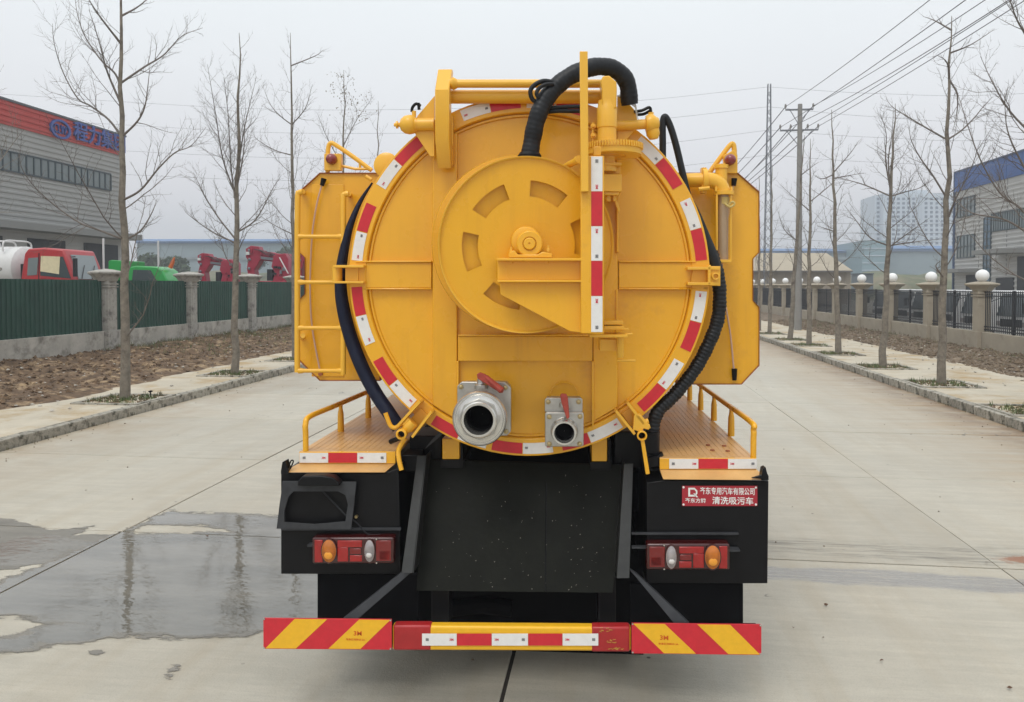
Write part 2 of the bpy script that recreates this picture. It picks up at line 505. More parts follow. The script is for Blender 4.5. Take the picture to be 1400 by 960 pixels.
# ---------------------------------------------------------------- hose reel
RC0, RC1 = tp(711, 334, .16), tp(720, 336, -.12)
ax = (RC1 - RC0).normalized(); ln = (RC1 - RC0).length
RR = 120 * tk(-.12)
def sector_disc(c, axis, up, r, r_in, slots, so, si, t, seg=120):
    """disc with arc slots; slots are centre angles, 37 degrees wide"""
    m_ = MB(); axis = Vector(axis).normalized()
    zz = Vector((0, 0, 1)); zz = (zz - axis * zz.dot(axis)).normalized(); xx = Vector((1, 0, 0)); xx = (xx - axis * xx.dot(axis) - zz * xx.dot(zz)).normalized()
    rings = [0.001, r * .2, si, (si + so) / 2, so, r]
    idx = {}
    vs = []
    for L in (0, 1):
        for i, rr in enumerate(rings):
            for k in range(seg):
                a = 2 * PI * k / seg
                dish = .0
                vs.append(c + (xx * math.cos(a) + zz * math.sin(a)) * rr - axis * (t * L) + axis * dish)
    n = len(rings)
    def hole(i, k):
        if i not in (2, 3): return False
        a = (k + .5) * 360 / seg
        return any(abs((a - s + 180) % 360 - 180) < 18.5 for s in slots)
    fs = []
    A = lambda L, i, k: (L * n + i) * seg + (k % seg)
    for i in range(n - 1):
        for k in range(seg):
            if hole(i, k): continue
            fs.append((A(0, i, k), A(0, i, k + 1), A(0, i + 1, k + 1), A(0, i + 1, k)))
            fs.append((A(1, i, k), A(1, i + 1, k), A(1, i + 1, k + 1), A(1, i, k + 1)))
            for (di, dk, e0, e1) in ((-1, 0, (i, k), (i, k + 1)), (1, 0, (i + 1, k), (i + 1, k + 1)), (0, -1, (i, k), (i + 1, k)), (0, 1, (i, k + 1), (i + 1, k + 1))):
                ii, kk = i + di, (k + dk) % seg
                if (0 <= ii < n - 1 and hole(ii, kk)) or ii == n - 1:
                    fs.append((A(0, *e0), A(0, *e1), A(1, *e1), A(1, *e0)))
    m_.add(vs, fs)
    return m_
reel_front = P('reel_plate', sector_disc(RC1, ax, None, RR * .985, 0, [8, 68.5, 128.5, 187, 247, 307], RR * .735, RR * .555, .008), YELLOW, bevel=0)
mb = MB()   # rolled rim of the front plate
mb.lathe(RC1, ax, [(RR * .975, -.004), (RR * .985, .014), (RR, .016), (RR * 1.005, .004), (RR * 1.0, -.012), (RR * .97, -.014)], 96, closed=True)
P('reel_rim', mb, YELLOW2, bevel=0, angle=60)
mb = MB()   # back plate and drum
mb.lathe(RC0, ax, [(.001, 0), (.446, 0), (.45, .012), (.446, .026), (.42, .03), (.36, ln * .55), (.35, ln - .03), (.001, ln - .035)], 96, caps=False)
P('reel_drum', mb, YELLOW, bevel=0, angle=40)
mb = MB()
for a in range(0, 360, 60):
    q = math.radians(a + 38)
    c = RC0 + ax * (ln * .5)
    d = Vector((math.cos(q), 0, math.sin(q)))
    mb.extrude([c + d * .06 + Vector((0, -.01, 0)), c + d * .32 + Vector((0, -.01, 0)), c + d * .32 + Vector((0, .05, 0)), c + d * .06 + Vector((0, .05, 0))],
               Vector((-d.z, 0, d.x)) * .02)
P('reel_spoke', mb, YELLOW)
# hub, bearing and shaft
HC = tp(724.5, 334, -.16); k2 = tk(-.2)
mb = MB(); mb.lathe(HC + Vector((-.02, .03, .015)), (0, -1, 0), [(19 * k2, 0), (21 * k2, .01), (20 * k2, .028), (15 * k2, .034), (10 * k2, .034)], 40)
P('bearing_cover', mb, YELLOW, bevel=.002)
mb = MB(); mb.lathe(HC, (0, -1, 0), [(18 * k2, -.01), (18 * k2, .04), (16.5 * k2, .046), (9.5 * k2, .046), (9.5 * k2, .038), (8.3 * k2, .038), (8.3 * k2, .052), (7.3 * k2, .056), (1.5 * k2, .056), (1.2 * k2, .05)], 40)
bearing = P('bearing', mb, YELLOW, bevel=.001)
mb = MB(); mb.tprism([(695, 352.5), (695, 346), (703, 342), (708, 348), (735, 348), (742, 344), (755, 347), (755, 352.5)], -.21, -.12)
P('bearing_foot', mb, YELLOW)
for x, y in ((699, 343), (749.5, 341)):
    mb = MB(); c = tp(x, y, -.175); mb.lathe(c, (0, 0, 1), [(.011, -.012), (.011, .004), (.006, .004), (.006, .018)], 6)
    P('bolt', mb, YELLOW2, bevel=.001)
for x in (699, 748):
    mb = MB(); c = tp(x, 358.5, -.185); mb.lathe(c, (0, 0, 1), [(.012, -.006), (.012, .006)], 6)
    P('bolt', mb, YELLOW2, bevel=.001)

# reel bracket
mb = MB(); mb.trect(679, 353, 795, 356.5, -.24, -.10); mb.trect(680, 383, 795, 386, -.24, -.12); mb.trect(680, 356.5, 795, 383, -.19, -.175)
P('bracket_beam', mb, YELLOW, bevel=.002)
mb = MB(); mb.tprism([(683.5, 386), (795, 386), (795, 455), (779, 453), (684, 402.5)], -.195, -.18)
P('bracket_gusset', mb, YELLOW, bevel=.002)
mb = MB(); mb.tprism([(793.5, 213), (826, 213), (825.5, 457), (794, 456)], -.24, -.17); mb.trect(811, 200, 822, 213, -.21, -.18)
P('bracket_post', mb, YELLOW, bevel=.004)
mb = MB(); mb.tprism([(792.5, 70), (803.5, 70), (805, 262), (794, 262)], -.275, -.243)
P('guide_bar', mb, YELLOW2, bevel=.003)
def flat_tape(x0, y0, x1, y1, y, m, marks=1, horiz=False, dx=0):
    mb = MB(); mb.trect(x0, y0, x1, y1, y - .002, y)
    t = mb.build('reflective_tape', m, truck, smooth=False)
    if m is TW and marks:
        for me, u, w, h in ((mark3, marks, .02, .012), (markc, 1 - marks, .014, .013)):
            if horiz: p = tp(x0 + (x1 - x0) * u, (y0 + y1) / 2, y - .0036)
            else: p = tp((x0 + x1) / 2, y0 + (y1 - y0) * u, y - .0036)
            mark(me, t, p, w, h, (0, 0 if horiz else PI / 2, 0))
    return t
for y0, y1, m, mk in ((214, 261.5, TW, .87), (262, 309, TR, 0), (309.5, 356.5, TW, .13), (357, 404.5, TR, 0), (405, 454, TW, .13)):
    flat_tape(808.3, y0, 823.7, y1, -.241, m, mk)

# slewing column with toothed ring, right of the post
GC = tp(838, 205.5, .02); kk = tk(.02)
mb = MB(); mb.lathe(GC, (0, 0, 1), [(38 * kk, -.028), (38 * kk, .016), (17 * kk, .016), (17 * kk, -.028)], 80, closed=True)
ring = P('slewing_ring', mb, YELLOW2)
mb = MB()
for k in range(64):
    a = 2 * PI * k / 64
    d = Vector((math.cos(a), math.sin(a), 0)); t = Vector((-d.y, d.x, 0)) * .0042
    c0 = GC + d * 37 * kk; c1 = GC + d * 40.5 * kk
    mb.extrude([c0 - t, c0 + t, c1 + t * .8, c1 - t * .8], (0, 0, .026))
P('gear_teeth', mb, YELLOW2, parent=ring, bevel=0, smooth=False)
CX = tp(830, 170, .02)
mb = MB()
zt = lambda y: tp(830, y, .02).z
prof = [(14 * kk, zt(198) - 0), (16 * kk, zt(197)), (16 * kk, zt(193)), (13 * kk, zt(192)), (12.6 * kk, zt(176)), (13.6 * kk, zt(175)), (13.6 * kk, zt(148)), (12.6 * kk, zt(146)), (12 * kk, zt(138))]
mb.lathe((CX.x, CX.y, 0), (0, 0, 1), prof, 32)
P('slewing_column', mb, YELLOW2, bevel=0)
mb = MB(); mb.tprism([(823, 148), (823, 122), (821, 112), (824, 104), (833, 103), (843, 112), (843.5, 122), (843, 148)], -.02, .10)
P('column_head', mb, YELLOW2, bevel=.006)
mb = MB(); mb.lathe((CX.x, CX.y, zt(215)), (0, 0, -1), [(11 * kk, 0), (11 * kk, 12 * kk), (13 * kk, 12 * kk), (13 * kk, 20 * kk)], 28)
mb.trect(826, 222, 850, 226, -.03, .2); mb.trect(824, 238, 850, 262, -.01, .2); mb.trect(826, 226, 848, 238, .02, .2)
P('column_base', mb, YELLOW2, bevel=.003)
mb = MB(); mb.trect(826, 262, 846, 267, 0, .15); mb.trect(829, 267, 835, 275, .02, .06); mb.trect(838, 267, 843, 275, .02, .06)
mb.tprism([(838, 270), (841, 268), (848, 288), (845, 290)], .05, .07)
P('hinge_bracket', mb, YELLOW2)
mb = MB(); mb.trect(843, 215, 846.5, 345, YF - .05, YF + .02)
P('edge_strip', mb, YELLOW)
# small fittings between bar and column
mb = MB()
for y in (173, 186): mb.lathe(tp(811, y, .05), (0, -1, 0), [(.014, -.02), (.014, .01), (.008, .01), (.008, .03)], 8)
mb.tube([tp(811, 168, .05), tp(811, 196, .05)], .007, 8)
P('grease_fitting', mb, YELLOW2, bevel=0)
mb = MB(); mb.tube([tp(771, 229, -.02), tp(790, 219, -.14)], .016, 12); mb.lathe(tp(790, 219, -.14), (tp(790, 219, -.14) - tp(771, 229, -.02)), [(.02, -.01), (.02, .012)], 12)
P('reel_tie_rod', mb, YELLOW2, bevel=0)
# latch at the foot of the post
mb = MB(); mb.trect(826, 439, 852, 444, .02, .14); mb.trect(826, 446, 853, 451, .0, .14); mb.trect(806, 458, 858, 461.5, -.06, .14); mb.trect(848, 449, 860, 451.5, .02, .05)
mb.trect(820, 464, 843, 480, .06, .2); mb.trect(848, 459, 854, 462, -.02, .1)
mb.lathe(tp(848, 461, .04), (0, 0, -1), [(5 * kk, 0), (5 * kk, 24 * kk), (3.5 * kk, 28 * kk)], 16)
mb.tube([tp(844, 493, .04), tp(869, 493, .03)], .006, 8)
mb.tube([tp(855, 457.5, .02), tp(865, 456.5, .02)], .006, 8)
P('pivot_latch', mb, YELLOW2, bevel=.0015)

# ---------------------------------------------------------------- door lifting arms, tubes and gussets over the door
def arm(xl, xr, dxl=0):
    z = lambda y, Y: tp(700, y, Y).z
    prof = [(.20, z(93, .20)), (.10, z(121, .10)), (.10, z(189, .10)), (.185, z(230, .185)), (.21, z(226, .21)), (.19, z(189, .19)), (.18, z(175, .18)), (.18, z(125, .18)), (.25, z(98, .25)), (.23, z(94, .23))]
    mb = MB()
    mb.extrude([(xl, a, b) for a, b in prof], (xr - xl, 0, 0))
    return mb
P('lifting_arm', arm(tp(594.5, 150, .10).x, tp(614.2, 150, .10).x), YELLOW2, bevel=.005)
mb = MB(); mb.trect(824, 118, 842, 205, .12, .24)
P('lifting_arm', mb, YELLOW2, bevel=.005)
mb = MB()
mb.tprism([(594, 131), (594, 214), (588, 214), (567, 182), (567, 166), (571, 158)], .19, .205)
P('gusset', mb, YELLOW2, bevel=.002)
mb = MB()
mb.tprism([(844, 131), (852, 133), (870, 153), (872, 172), (850, 200), (844, 200)], .19, .205)
P('gusset', mb, YELLOW2, bevel=.002)
mb = MB(); mb.trect(614, 158, 619, 226, .2, .26); mb.tube([tp(618, 165, .19), tp(618, 200, .19)], .007, 6)
P('arm_side_plate', mb, YELLOW2, bevel=.002)
y3 = .16
mb = MB(); mb.tube([tp(612, 114.5, y3), tp(824, 114.5, y3)], 5.6 * tk(y3), 20); mb.lathe(tp(620, 114.5, y3), (1, 0, 0), [(.022, -.02), (.033, 0), (.022, .02)], 16)
P('cross_tube', mb, YELLOW2, bevel=0)
mb = MB(); mb.tube([tp(612, 132.5, y3 + .06), tp(824, 132.5, y3 + .06)], 9.3 * tk(y3), 24)
P('cross_tube', mb, YELLOW2, bevel=0)
# left hinge tube with its knob, right one with its hub
mb = MB(); k4 = tk(.18)
c = tp(594, 170, .18); L = 38 * k4
mb.lathe(c, (-1, 0, 0), [(8.3 * k4, 0), (8.3 * k4, 24 * k4), (9.4 * k4, 24.2 * k4), (9.4 * k4, 26 * k4), (12 * k4, 28 * k4), (13.3 * k4, 34 * k4), (12 * k4, 41 * k4), (8 * k4, 46 * k4), (3 * k4, 48 * k4), (2.6 * k4, 50 * k4), (5 * k4, 50.5 * k4), (5 * k4, 53 * k4), (2.4 * k4, 54 * k4), (2.4 * k4, 56 * k4)], 28)
P('hinge_tube', mb, YELLOW2, bevel=0, angle=50)
mb = MB()
mb.lathe(tp(843, 172, .18), (1, 0, -.06 + .1), [(7 * k4, 0), (6.6 * k4, 36 * k4), (6.6 * k4, 38 * k4), (11 * k4, 39 * k4), (13 * k4, 43 * k4), (12.6 * k4, 49 * k4), (9 * k4, 53 * k4), (7.5 * k4, 56 * k4), (4 * k4, 57 * k4)], 24)
mb.lathe(tp(893, 184, .18), (.15, 0, -1), [(9 * k4, -6 * k4), (9 * k4, 0), (6 * k4, 6 * k4)], 14)
P('hinge_tube', mb, YELLOW2, bevel=0, angle=50)
mb = MB(); mb.tube([tp(566, 160, .18), tp(566, 152, .18)], .011, 10); mb.tube([tp(890, 160, .18), tp(890, 154, .18)], .014, 10)
P('hose_nipple', mb, YELLOW2, bevel=0)
mb = MB(); mb.tube(smooth_path([tp(563, 153, .18), tp(564, 147, .18), tp(569, 142, .18), tp(575, 145, .18)], 4), .008, 8); mb.tube([tp(572, 141, .17), tp(573, 150, .17)], .008, 8)
P('hydraulic_fitting', mb, BLACK, bevel=0)
mb = MB(); mb.tube(smooth_path([tp(867, 153, .18), tp(878, 151, .18), tp(888, 147, .18), tp(890, 155, .18)], 4), .008, 8); mb.tube(smooth_path([tp(870, 157, .2), tp(880, 156, .2), tp(888, 152, .2)], 4), .008, 8)
P('hydraulic_fitting', mb, BLACK, bevel=0)
mb = MB(); mb.tprism([(843, 131), (850, 128), (863, 138), (869, 142), (871, 150), (867, 146), (857, 139)], .14, .145)
mb.tprism([(867, 140), (870, 144), (873, 164), (870, 160)], .12, .124)
P('torn_plastic_film', mb, FILM, bevel=0, smooth=False)

# ---------------------------------------------------------------- hoses
def hose(name, pts, rad, m, ribs=0, seg=20, n=12, depth=.0035, taper=None):
    path = smooth_path(pts, n)
    if ribs:
        L = sum((path[i + 1] - path[i]).length for i in range(len(path) - 1))
        cnt = int(L / ribs) * 4
        cum = [0]
        for i in range(len(path) - 1): cum.append(cum[-1] + (path[i + 1] - path[i]).length)
        pts2, rr = [], []
        j = 0
        for k in range(cnt + 1):
            d = L * k / cnt
            while j < len(path) - 2 and cum[j + 1] < d: j += 1
            t = (d - cum[j]) / max(1e-9, cum[j + 1] - cum[j])
            pts2.append(path[j].lerp(path[j + 1], min(1, t)))
            rr.append(rad + depth * math.sin(k * PI / 2 + .6) + .0012 * math.sin(k * .37))
        path, r_ = pts2, rr
    else:
        r_ = rad if not taper else [taper(i / (len(path) - 1)) for i in range(len(path))]
    mb = MB(); mb.tube(path, r_, seg)
    return mb.build(name, m, truck, angle=60)
hose('suction_hose', [tp(724, 214, -.02), tp(728, 190, -.02), tp(734, 163, -.03), tp(746, 136, -.02), (tp(768, 112, 0)), tp(792, 98, .02), tp(818, 91, .05), tp(842, 96, .08), tp(857, 113, .11), tp(861, 143, .14)], .043, RUBBER, ribs=.022, depth=.0007)
mb = MB(); mb.lathe(tp(724, 214, -.02), (0, 0, 1), [(.058, -.01), (.058, .004), (.046, .02)], 20); P('hose_collar', mb, BLACK, bevel=0)
for (a, b) in (((735, 158), (733, 164)), ((745, 138), (742, 143))):
    pass
hose('hydraulic_hose', [tp(755, 112, -.04), tp(742, 111, -.05), tp(730, 117, -.05), tp(725, 126, -.05), tp(730, 138, -.04), tp(745, 141, -.02)], .011, RUBBER, seg=10)
hose('hydraulic_hose', [tp(757, 115, -.05), tp(745, 116, -.06), tp(736, 122, -.06), tp(734, 130, -.06), tp(742, 138, -.04)], .010, RUBBER, seg=10)
hose('hydraulic_hose', [tp(742, 149, .0), tp(762, 147, .0), tp(780, 146, .02), tp(800, 146, .05)], .010, RUBBER, seg=10)
hose('hydraulic_hose', [tp(742, 154, .0), tp(762, 152, .0), tp(780, 152, .02), tp(800, 152, .05)], .010, RUBBER, seg=10)
yb = .36
hose('drain_hose', [tp(906, 222, yb), tp(906, 195, yb), tp(906, 170, yb), tp(909, 160, yb), tp(916, 172, yb), tp(924, 198, yb), tp(934, 240, yb), tp(946, 290, yb), tp(958, 325, yb), tp(968, 350, yb), tp(973, 372, yb)], .018, RUBBER, seg=14)
mb = MB(); mb.tube([tp(905, 214, yb), tp(906, 232, yb)], .022, 14); P('hose_sleeve', mb, DKGREY, bevel=0)
hose('corrugated_hose', [tp(972, 345, .34), tp(981, 375, .33), tp(984, 405, .32), tp(981, 438, .32), tp(969, 470, .32), tp(950, 505, .32), (tp(922, 540, .31)), tp(900, 562, .3), tp(893, 585, .3), tp(892, 612, .3), tp(893, 640, .32)], .035, RUBBER, ribs=.020, depth=.0018)
hose('drain_hose', [tp(938, 262, .30), tp(952, 292, .30), tp(963, 322, .30), tp(972, 348, .30), tp(978, 372, .31)], .02, RUBBER, seg=14, taper=lambda t: .013 + .021 * min(1, t * 1.3))
tw = lambda t: .005 + .033 * math.sin(min(1, t * 1.5) * PI / 2) if t < .8 else .038
hose('lay_flat_hose', [tp(509, 250, .42), tp(493, 275, .42), tp(480, 305, .4), tp(472, 335, .4), tp(467, 365, .4), tp(466, 395, .4), tp(470, 425, .4), tp(479, 460, .4), tp(494, 500, .38), tp(512, 535, .36), tp(532, 565, .33), tp(545, 585, .33)], .03, NAVY, seg=16, taper=tw)
mb = MB(); mb.tube([tp(889, 590, .28), tp(890, 616, .28)], .045, 16); mb.lathe(tp(892, 622, .28), (.3, 0, -1), [(.055, 0), (.055, .05), (.04, .06)], 18)
P('hose_coupling', mb, BLACK, bevel=0)

# ---------------------------------------------------------------- side hose boxes
YB = .52
left_box = [(437, 236), (520, 236), (520, 521), (437, 521), (405, 490), (405, 413), (416, 402), (416, 352), (404, 341), (404, 266)]
right_box = [(925, 236), (1009, 236), (1038.5, 262), (1038.5, 345), (1030, 354), (1030, 411), (1038.5, 420), (1038.5, 500), (1014, 526), (925, 526)]
for poly in (left_box, right_box):
    mb = MB(); mb.tprism(poly, YB, YB + 2.6)
    bx = P('side_box', mb, YELLOW, bevel=.006)
    mb = MB(); cx = sum(p[0] for p in poly) / len(poly); cy = sum(p[1] for p in poly) / len(poly)
    n_ = len(poly)
    o = [tp(a, b, YB - .012) for a, b in poly]; i_ = [tp(cx + (a - cx) * .982, cy + (b - cy) * .992, YB - .012) for a, b in poly]
    mb.frame(o, i_, (0, .014, 0)); P('box_edge', mb, YELLOW2 if 0 else RUSTY, parent=bx, bevel=0, smooth=False)
mb = MB(); mb.trect(426, 252, 470, 515, YB - .006, YB - .001)
P('box_door', mb, YELLOW, bevel=.004)
for pts, ends in (([(441, 250), (434, 275), (428, 310), (425, 350), (424, 400), (427, 450), (437, 505)], ((443, 246), (440, 252))),
                  ([(1003, 250), (997, 285), (991, 330), (987, 372), (991, 410), (999, 460), (1004, 515)], ((1004, 246), (1003, 252))),
                  ([(1003, 500), (1004, 508), (1004, 514)], ((1004, 506), (1004, 518)))):
    mb = MB(); mb.tube(smooth_path([tp(a, b, YB - .03) for a, b in pts], 5), .0048, 7)
    c_ = P('pull_cord', mb, CORD, bevel=0)
    mb = MB(); mb.tube([tp(ends[0][0], ends[0][1] - 2, YB - .03), tp(ends[1][0], ends[1][1] + 2, YB - .03)], [.016, .012], 10)
    P('cord_grip', mb, BLACK, parent=c_, bevel=0)
mb = MB(); mb.lathe(tp(439, 511, YB - .02), (0, -1, 0), [(.012, 0), (.012, .02)], 8); P('bolt', mb, RUSTY, bevel=0)
# beacons on the box tops
for bx_, sgn in ((454, 1), (997.5, -1)):
    lx = bx_
    mb = MB(); mb.trect(lx - 11, 210, lx + 12, 233, YB - .03, YB + .01) if sgn > 0 else mb.trect(lx - 8, 206, lx + 11, 238, YB - .03, YB + .01)
    if sgn < 0: mb = MB(); mb.tprism([(990, 212), (1003, 205), (1008.5, 212), (1008.5, 237), (990, 237)], YB - .03, YB + .01)
    pl = P('lamp_bracket', mb, YELLOW2)
    mb = MB(); mb.lathe(tp(lx, 219 if sgn < 0 else 218, YB - .03), (0, -1, 0), [(8 * k4, 0), (8 * k4, .02), (7 * k4, .032), (4.5 * k4, .042), (1.5 * k4, .046)], 24)
    P('marker_lamp', mb, BEACON, parent=pl, bevel=0, angle=60)
    mb = MB()
    if sgn > 0:
        mb.tube(smooth_path([tp(448, 236, YB), tp(448.5, 205, YB), tp(452, 196, YB), tp(460, 199, YB), tp(485, 216, YB), tp(508, 233, YB)], 5), .013, 10)
        mb.tube([tp(468, 227, YB), tp(486, 231, YB), tp(505, 231, YB)], .008, 8); mb.tube([tp(492, 222, YB), tp(492, 232, YB)], .007, 8)
    else:
        mb.tube(smooth_path([tp(1003, 236, YB + .02), tp(1004, 208, YB + .02), tp(1002, 197, YB + .02), tp(996, 201, YB + .02), tp(984, 217, YB + .02), tp(970, 236, YB + .02)], 5), .014, 10)
    P('guard_tube', mb, YELLOW2, bevel=0)
mb = MB(); mb.lathe(tp(528, 226, .4), (0, -1, 0), [(.07, -.2), (.07, 0), (.05, .01)], 24); mb.tube([tp(500, 241, .4), tp(508, 246, .4)], .01, 8)
P('pipe_end', mb, YELLOW2, bevel=0)

# suction pipe with elbow and sight tube on the right box
yp = .42; kp = tk(yp)
mb = MB(); mb.tube([tp(930, 247, yp + .05), tp(964, 246, yp)], 9.5 * kp, 24)
mb.tube(smooth_path([tp(964, 246, yp), tp(974, 247, yp), tp(984, 253, yp), tp(989, 264, yp)], 6), 10 * kp, 24)
P('elbow_pipe', mb, YELLOW2, bevel=0, angle=60)
mb = MB(); mb.lathe(tp(963, 246, yp), (1, 0, 0), [(15 * kp, -.012), (15 * kp, .012)], 24); mb.trect(959.5, 229, 966, 264, yp - .02, yp + .03)
mb.lathe(tp(989.5, 264, yp), (0, 0, 1), [(13.5 * kp, -.012), (13.5 * kp, .01)], 28); mb.tube([tp(955, 259, yp - .04), tp(970, 257, yp - .04)], .012, 8)
for x in (979, 1000): mb.lathe(tp(x, 262, yp - .03), (0, 0, 1), [(.008, 0), (.008, .025)], 6)
P('pipe_clamp', mb, YELLOW2, bevel=.001)
mb = MB(); mb.lathe(tp(986, 255, yp + .06), (0, 0, 1), [(8 * kp, 0), (8 * kp, 24 * kp), (9.5 * kp, 24 * kp), (9.5 * kp, 29 * kp), (6 * kp, 30 * kp)], 24)
P('filler_neck', mb, YELLOW2, bevel=0)
mb = MB(); mb.lathe(tp(989, 266, yp), (0, 0, -1), [(7 * kp, 0), (7 * kp, 90 * kp)], 24); P('sight_tube', mb, GLASSY, bevel=0)
mb = MB(); mb.tube([tp(980, 266, yp - .03), tp(980, 357, yp - .03)], .006, 8); mb.tube([tp(999, 266, yp - .03), tp(999, 357, yp - .03)], .006, 8)
mb.trect(968, 355, 1000, 359, yp - .06, yp + .06)
P('tube_guard', mb, YELLOW2, bevel=.001)
mb = MB(); mb.tube(smooth_path([tp(990, 278, yp - .06), tp(998, 283, yp - .06), tp(1004, 279, yp - .06), (tp(1001, 276, yp - .06)), tp(996, 281, yp - .05)], 5), .006, 8)
mb.lathe(tp(990, 270, yp), (0, 0, -1), [(7.6 * kp, 0), (7.6 * kp, 9 * kp)], 20)
P('hose_clip', mb, mat('tan_plastic', (.55, .42, .14), .4), bevel=0)

# ladder on the left
yl = .40; kl = tk(yl)
for pts in ([(414, 262), (409, 264), (407, 272), (406.5, 350), (406.5, 450), (406.5, 509)], [(477, 265), (471.5, 266), (469.5, 275), (469.5, 350), (469.5, 430), (469, 512)]):
    mb = MB(); mb.tube(smooth_path([tp(a, b, yl) for a, b in pts], 5), 4.0 * kl, 12); P('ladder_rail', mb, YELLOW2, bevel=0)
for y in (323.5, 386, 448.5, 507):
    mb = MB(); a, b = tp(408, y, yl), tp(468, y, yl)
    mb.tube([a, a.lerp(b, .03), a.lerp(b, .08), a.lerp(b, .13), a.lerp(b, .87), a.lerp(b, .92), a.lerp(b, .97), b], [.016, .016, .015, .0115, .0115, .015, .016, .016], 12)
    P('ladder_rung', mb, YELLOW2, bevel=0)
mb = MB(); mb.tube([tp(477, 265, yl), tp(478, 267, YB)], .014, 8); mb.tube([tp(414, 459, yl), tp(414, 462, YB)], .014, 8); mb.tube([tp(414, 262, yl), tp(414, 263, YB)], .014, 8)
P('ladder_bracket', mb, YELLOW2, bevel=0)

# side hinges of the door
mb = MB(); mb.trect(455, 362.5, 497, 366, YF - .05, YF + .1); mb.trect(455, 384.5, 497, 387.5, YF - .05, YF + .1); mb.trect(472, 366, 490, 384.5, YF - .006, YF + .01)
mb.lathe(tp(461, 365, YF + .02), (0, 0, -1), [(7 * KF, 0), (7 * KF, 20 * KF)], 20)
P('door_hinge', mb, YELLOW2, bevel=.002)
mb = MB(); mb.trect(940, 365, 984, 369, YF - .05, YF + .1); mb.trect(940, 386, 982, 390, YF - .05, YF + .1); mb.tprism([(947, 369), (966, 369), (966, 386), (944, 386)], YF - .006, YF + .01)
mb.tprism([(968, 389), (968, 364), (972, 362), (972, 389)], YF - .05, YF + .1)
mb.trect(961, 392, 968, 396, YF, YF + .05)
P('door_hinge', mb, YELLOW2, bevel=.002)
mb = MB(); c = tp(978.5, 378, YF - .06)
o = [(972, 364), (985, 364), (985, 391), (972, 391)]
mb.tprism(o, YF - .04, YF + .05); mb.lathe(c, (0, -1, 0), [(4.5 * KF, -.02), (4.8 * KF, .004), (3.2 * KF, .004), (3.2 * KF, -.012), (.001, -.012)], 16, caps=False)
P('hinge_block', mb, YELLOW2, bevel=.002)

# screw clamps at the lower corners of the door
yc = YF - .06
mb = MB()
for a, b in (((543, 583), (574, 549)), ((563, 598), (590, 563))):
    d = 1.3
    mb.tprism([(a[0] - d, a[1] - d), (b[0] - d, b[1] - d), (b[0] + d, b[1] + d), (a[0] + d, a[1] + d)], yc - .03, YF + .05)
mb.tprism([(553, 581), (575, 558), (585, 568), (564, 592)], yc + .05, YF + .03)
P('clamp_bracket', mb, YELLOW2, bevel=.001)
mb = MB(); mb.lathe(tp(565, 577, yc), (tp(549, 593, yc) - tp(565, 577, yc)), [(8 * KF, 0), (8.5 * KF, 10 * KF), (6 * KF, 16 * KF)], 18)
mb.tube([tp(560, 572, yc - .01), tp(552, 581, yc - .01)], .014, 8)
P('clamp_nut', mb, YELLOW2, bevel=.001)
mb = MB(); mb.lathe(tp(549.5, 593, yc - .04), (0, -1, 0), [(7 * KF, -.03), (7.4 * KF, .02), (4.7 * KF, .024), (4.7 * KF, -.028)], 24, closed=True)
mb.tube(smooth_path([tp(527, 564.5, yc), tp(530, 573, yc), tp(534, 582, yc), tp(540, 585, yc), tp(547, 581, yc), tp(553, 576, yc)], 5), 3.1 * KF, 10)
mb.tube(smooth_path([tp(554, 599, yc - .02), tp(549, 607, yc - .02), tp(545, 616, yc - .02), tp(545.5, 628, yc - .03), tp(549, 643, yc - .04)], 5), 3.3 * KF, 10)
P('clamp_handle', mb, YELLOW, bevel=0)
mb = MB(); mb.lathe(tp(549.5, 593, yc - .03), (0, -1, 0), [(4.7 * KF, -.02), (4.7 * KF, 0)], 16); mb.tube([tp(534, 604, yc + .05), tp(548, 598, yc)], .014, 8)
P('clamp_screw', mb, BLACK, bevel=0)
mb = MB()
for a, b in (((842, 562), (868, 594)), ((858, 551), (880, 580))):
    d = 1.3
    mb.tprism([(a[0] - d, a[1] + d), (b[0] - d, b[1] + d), (b[0] + d, b[1] - d), (a[0] + d, a[1] - d)], yc - .03, YF + .05)
mb.tprism([(850, 566), (863, 556), (874, 571), (863, 584)], yc + .05, YF + .03)
P('clamp_bracket', mb, YELLOW2, bevel=.001)
mb = MB(); mb.tprism([(867, 568), (876, 567), (889, 583), (887, 588), (880, 586), (877, 592), (868, 588), (865, 593)], yc - .03, yc + .03)
for p in ((884, 576), (886, 583)): mb.lathe(tp(p[0], p[1], yc - .01), (1, 0, .3), [(.014, -.01), (.014, .01)], 8)
P('clamp_nut', mb, YELLOW2, bevel=.003)
mb = MB(); mb.lathe(tp(877.5, 595.5, yc - .04), (0, -1, 0), [(6.4 * KF, -.02), (6.8 * KF, .012), (4.6 * KF, .014), (4.6 * KF, -.02)], 24, closed=True)
mb.tprism([(876, 602), (881, 602), (888.5, 648), (883, 649)], yc - .04, yc - .02)
P('clamp_handle', mb, YELLOW, bevel=.002)

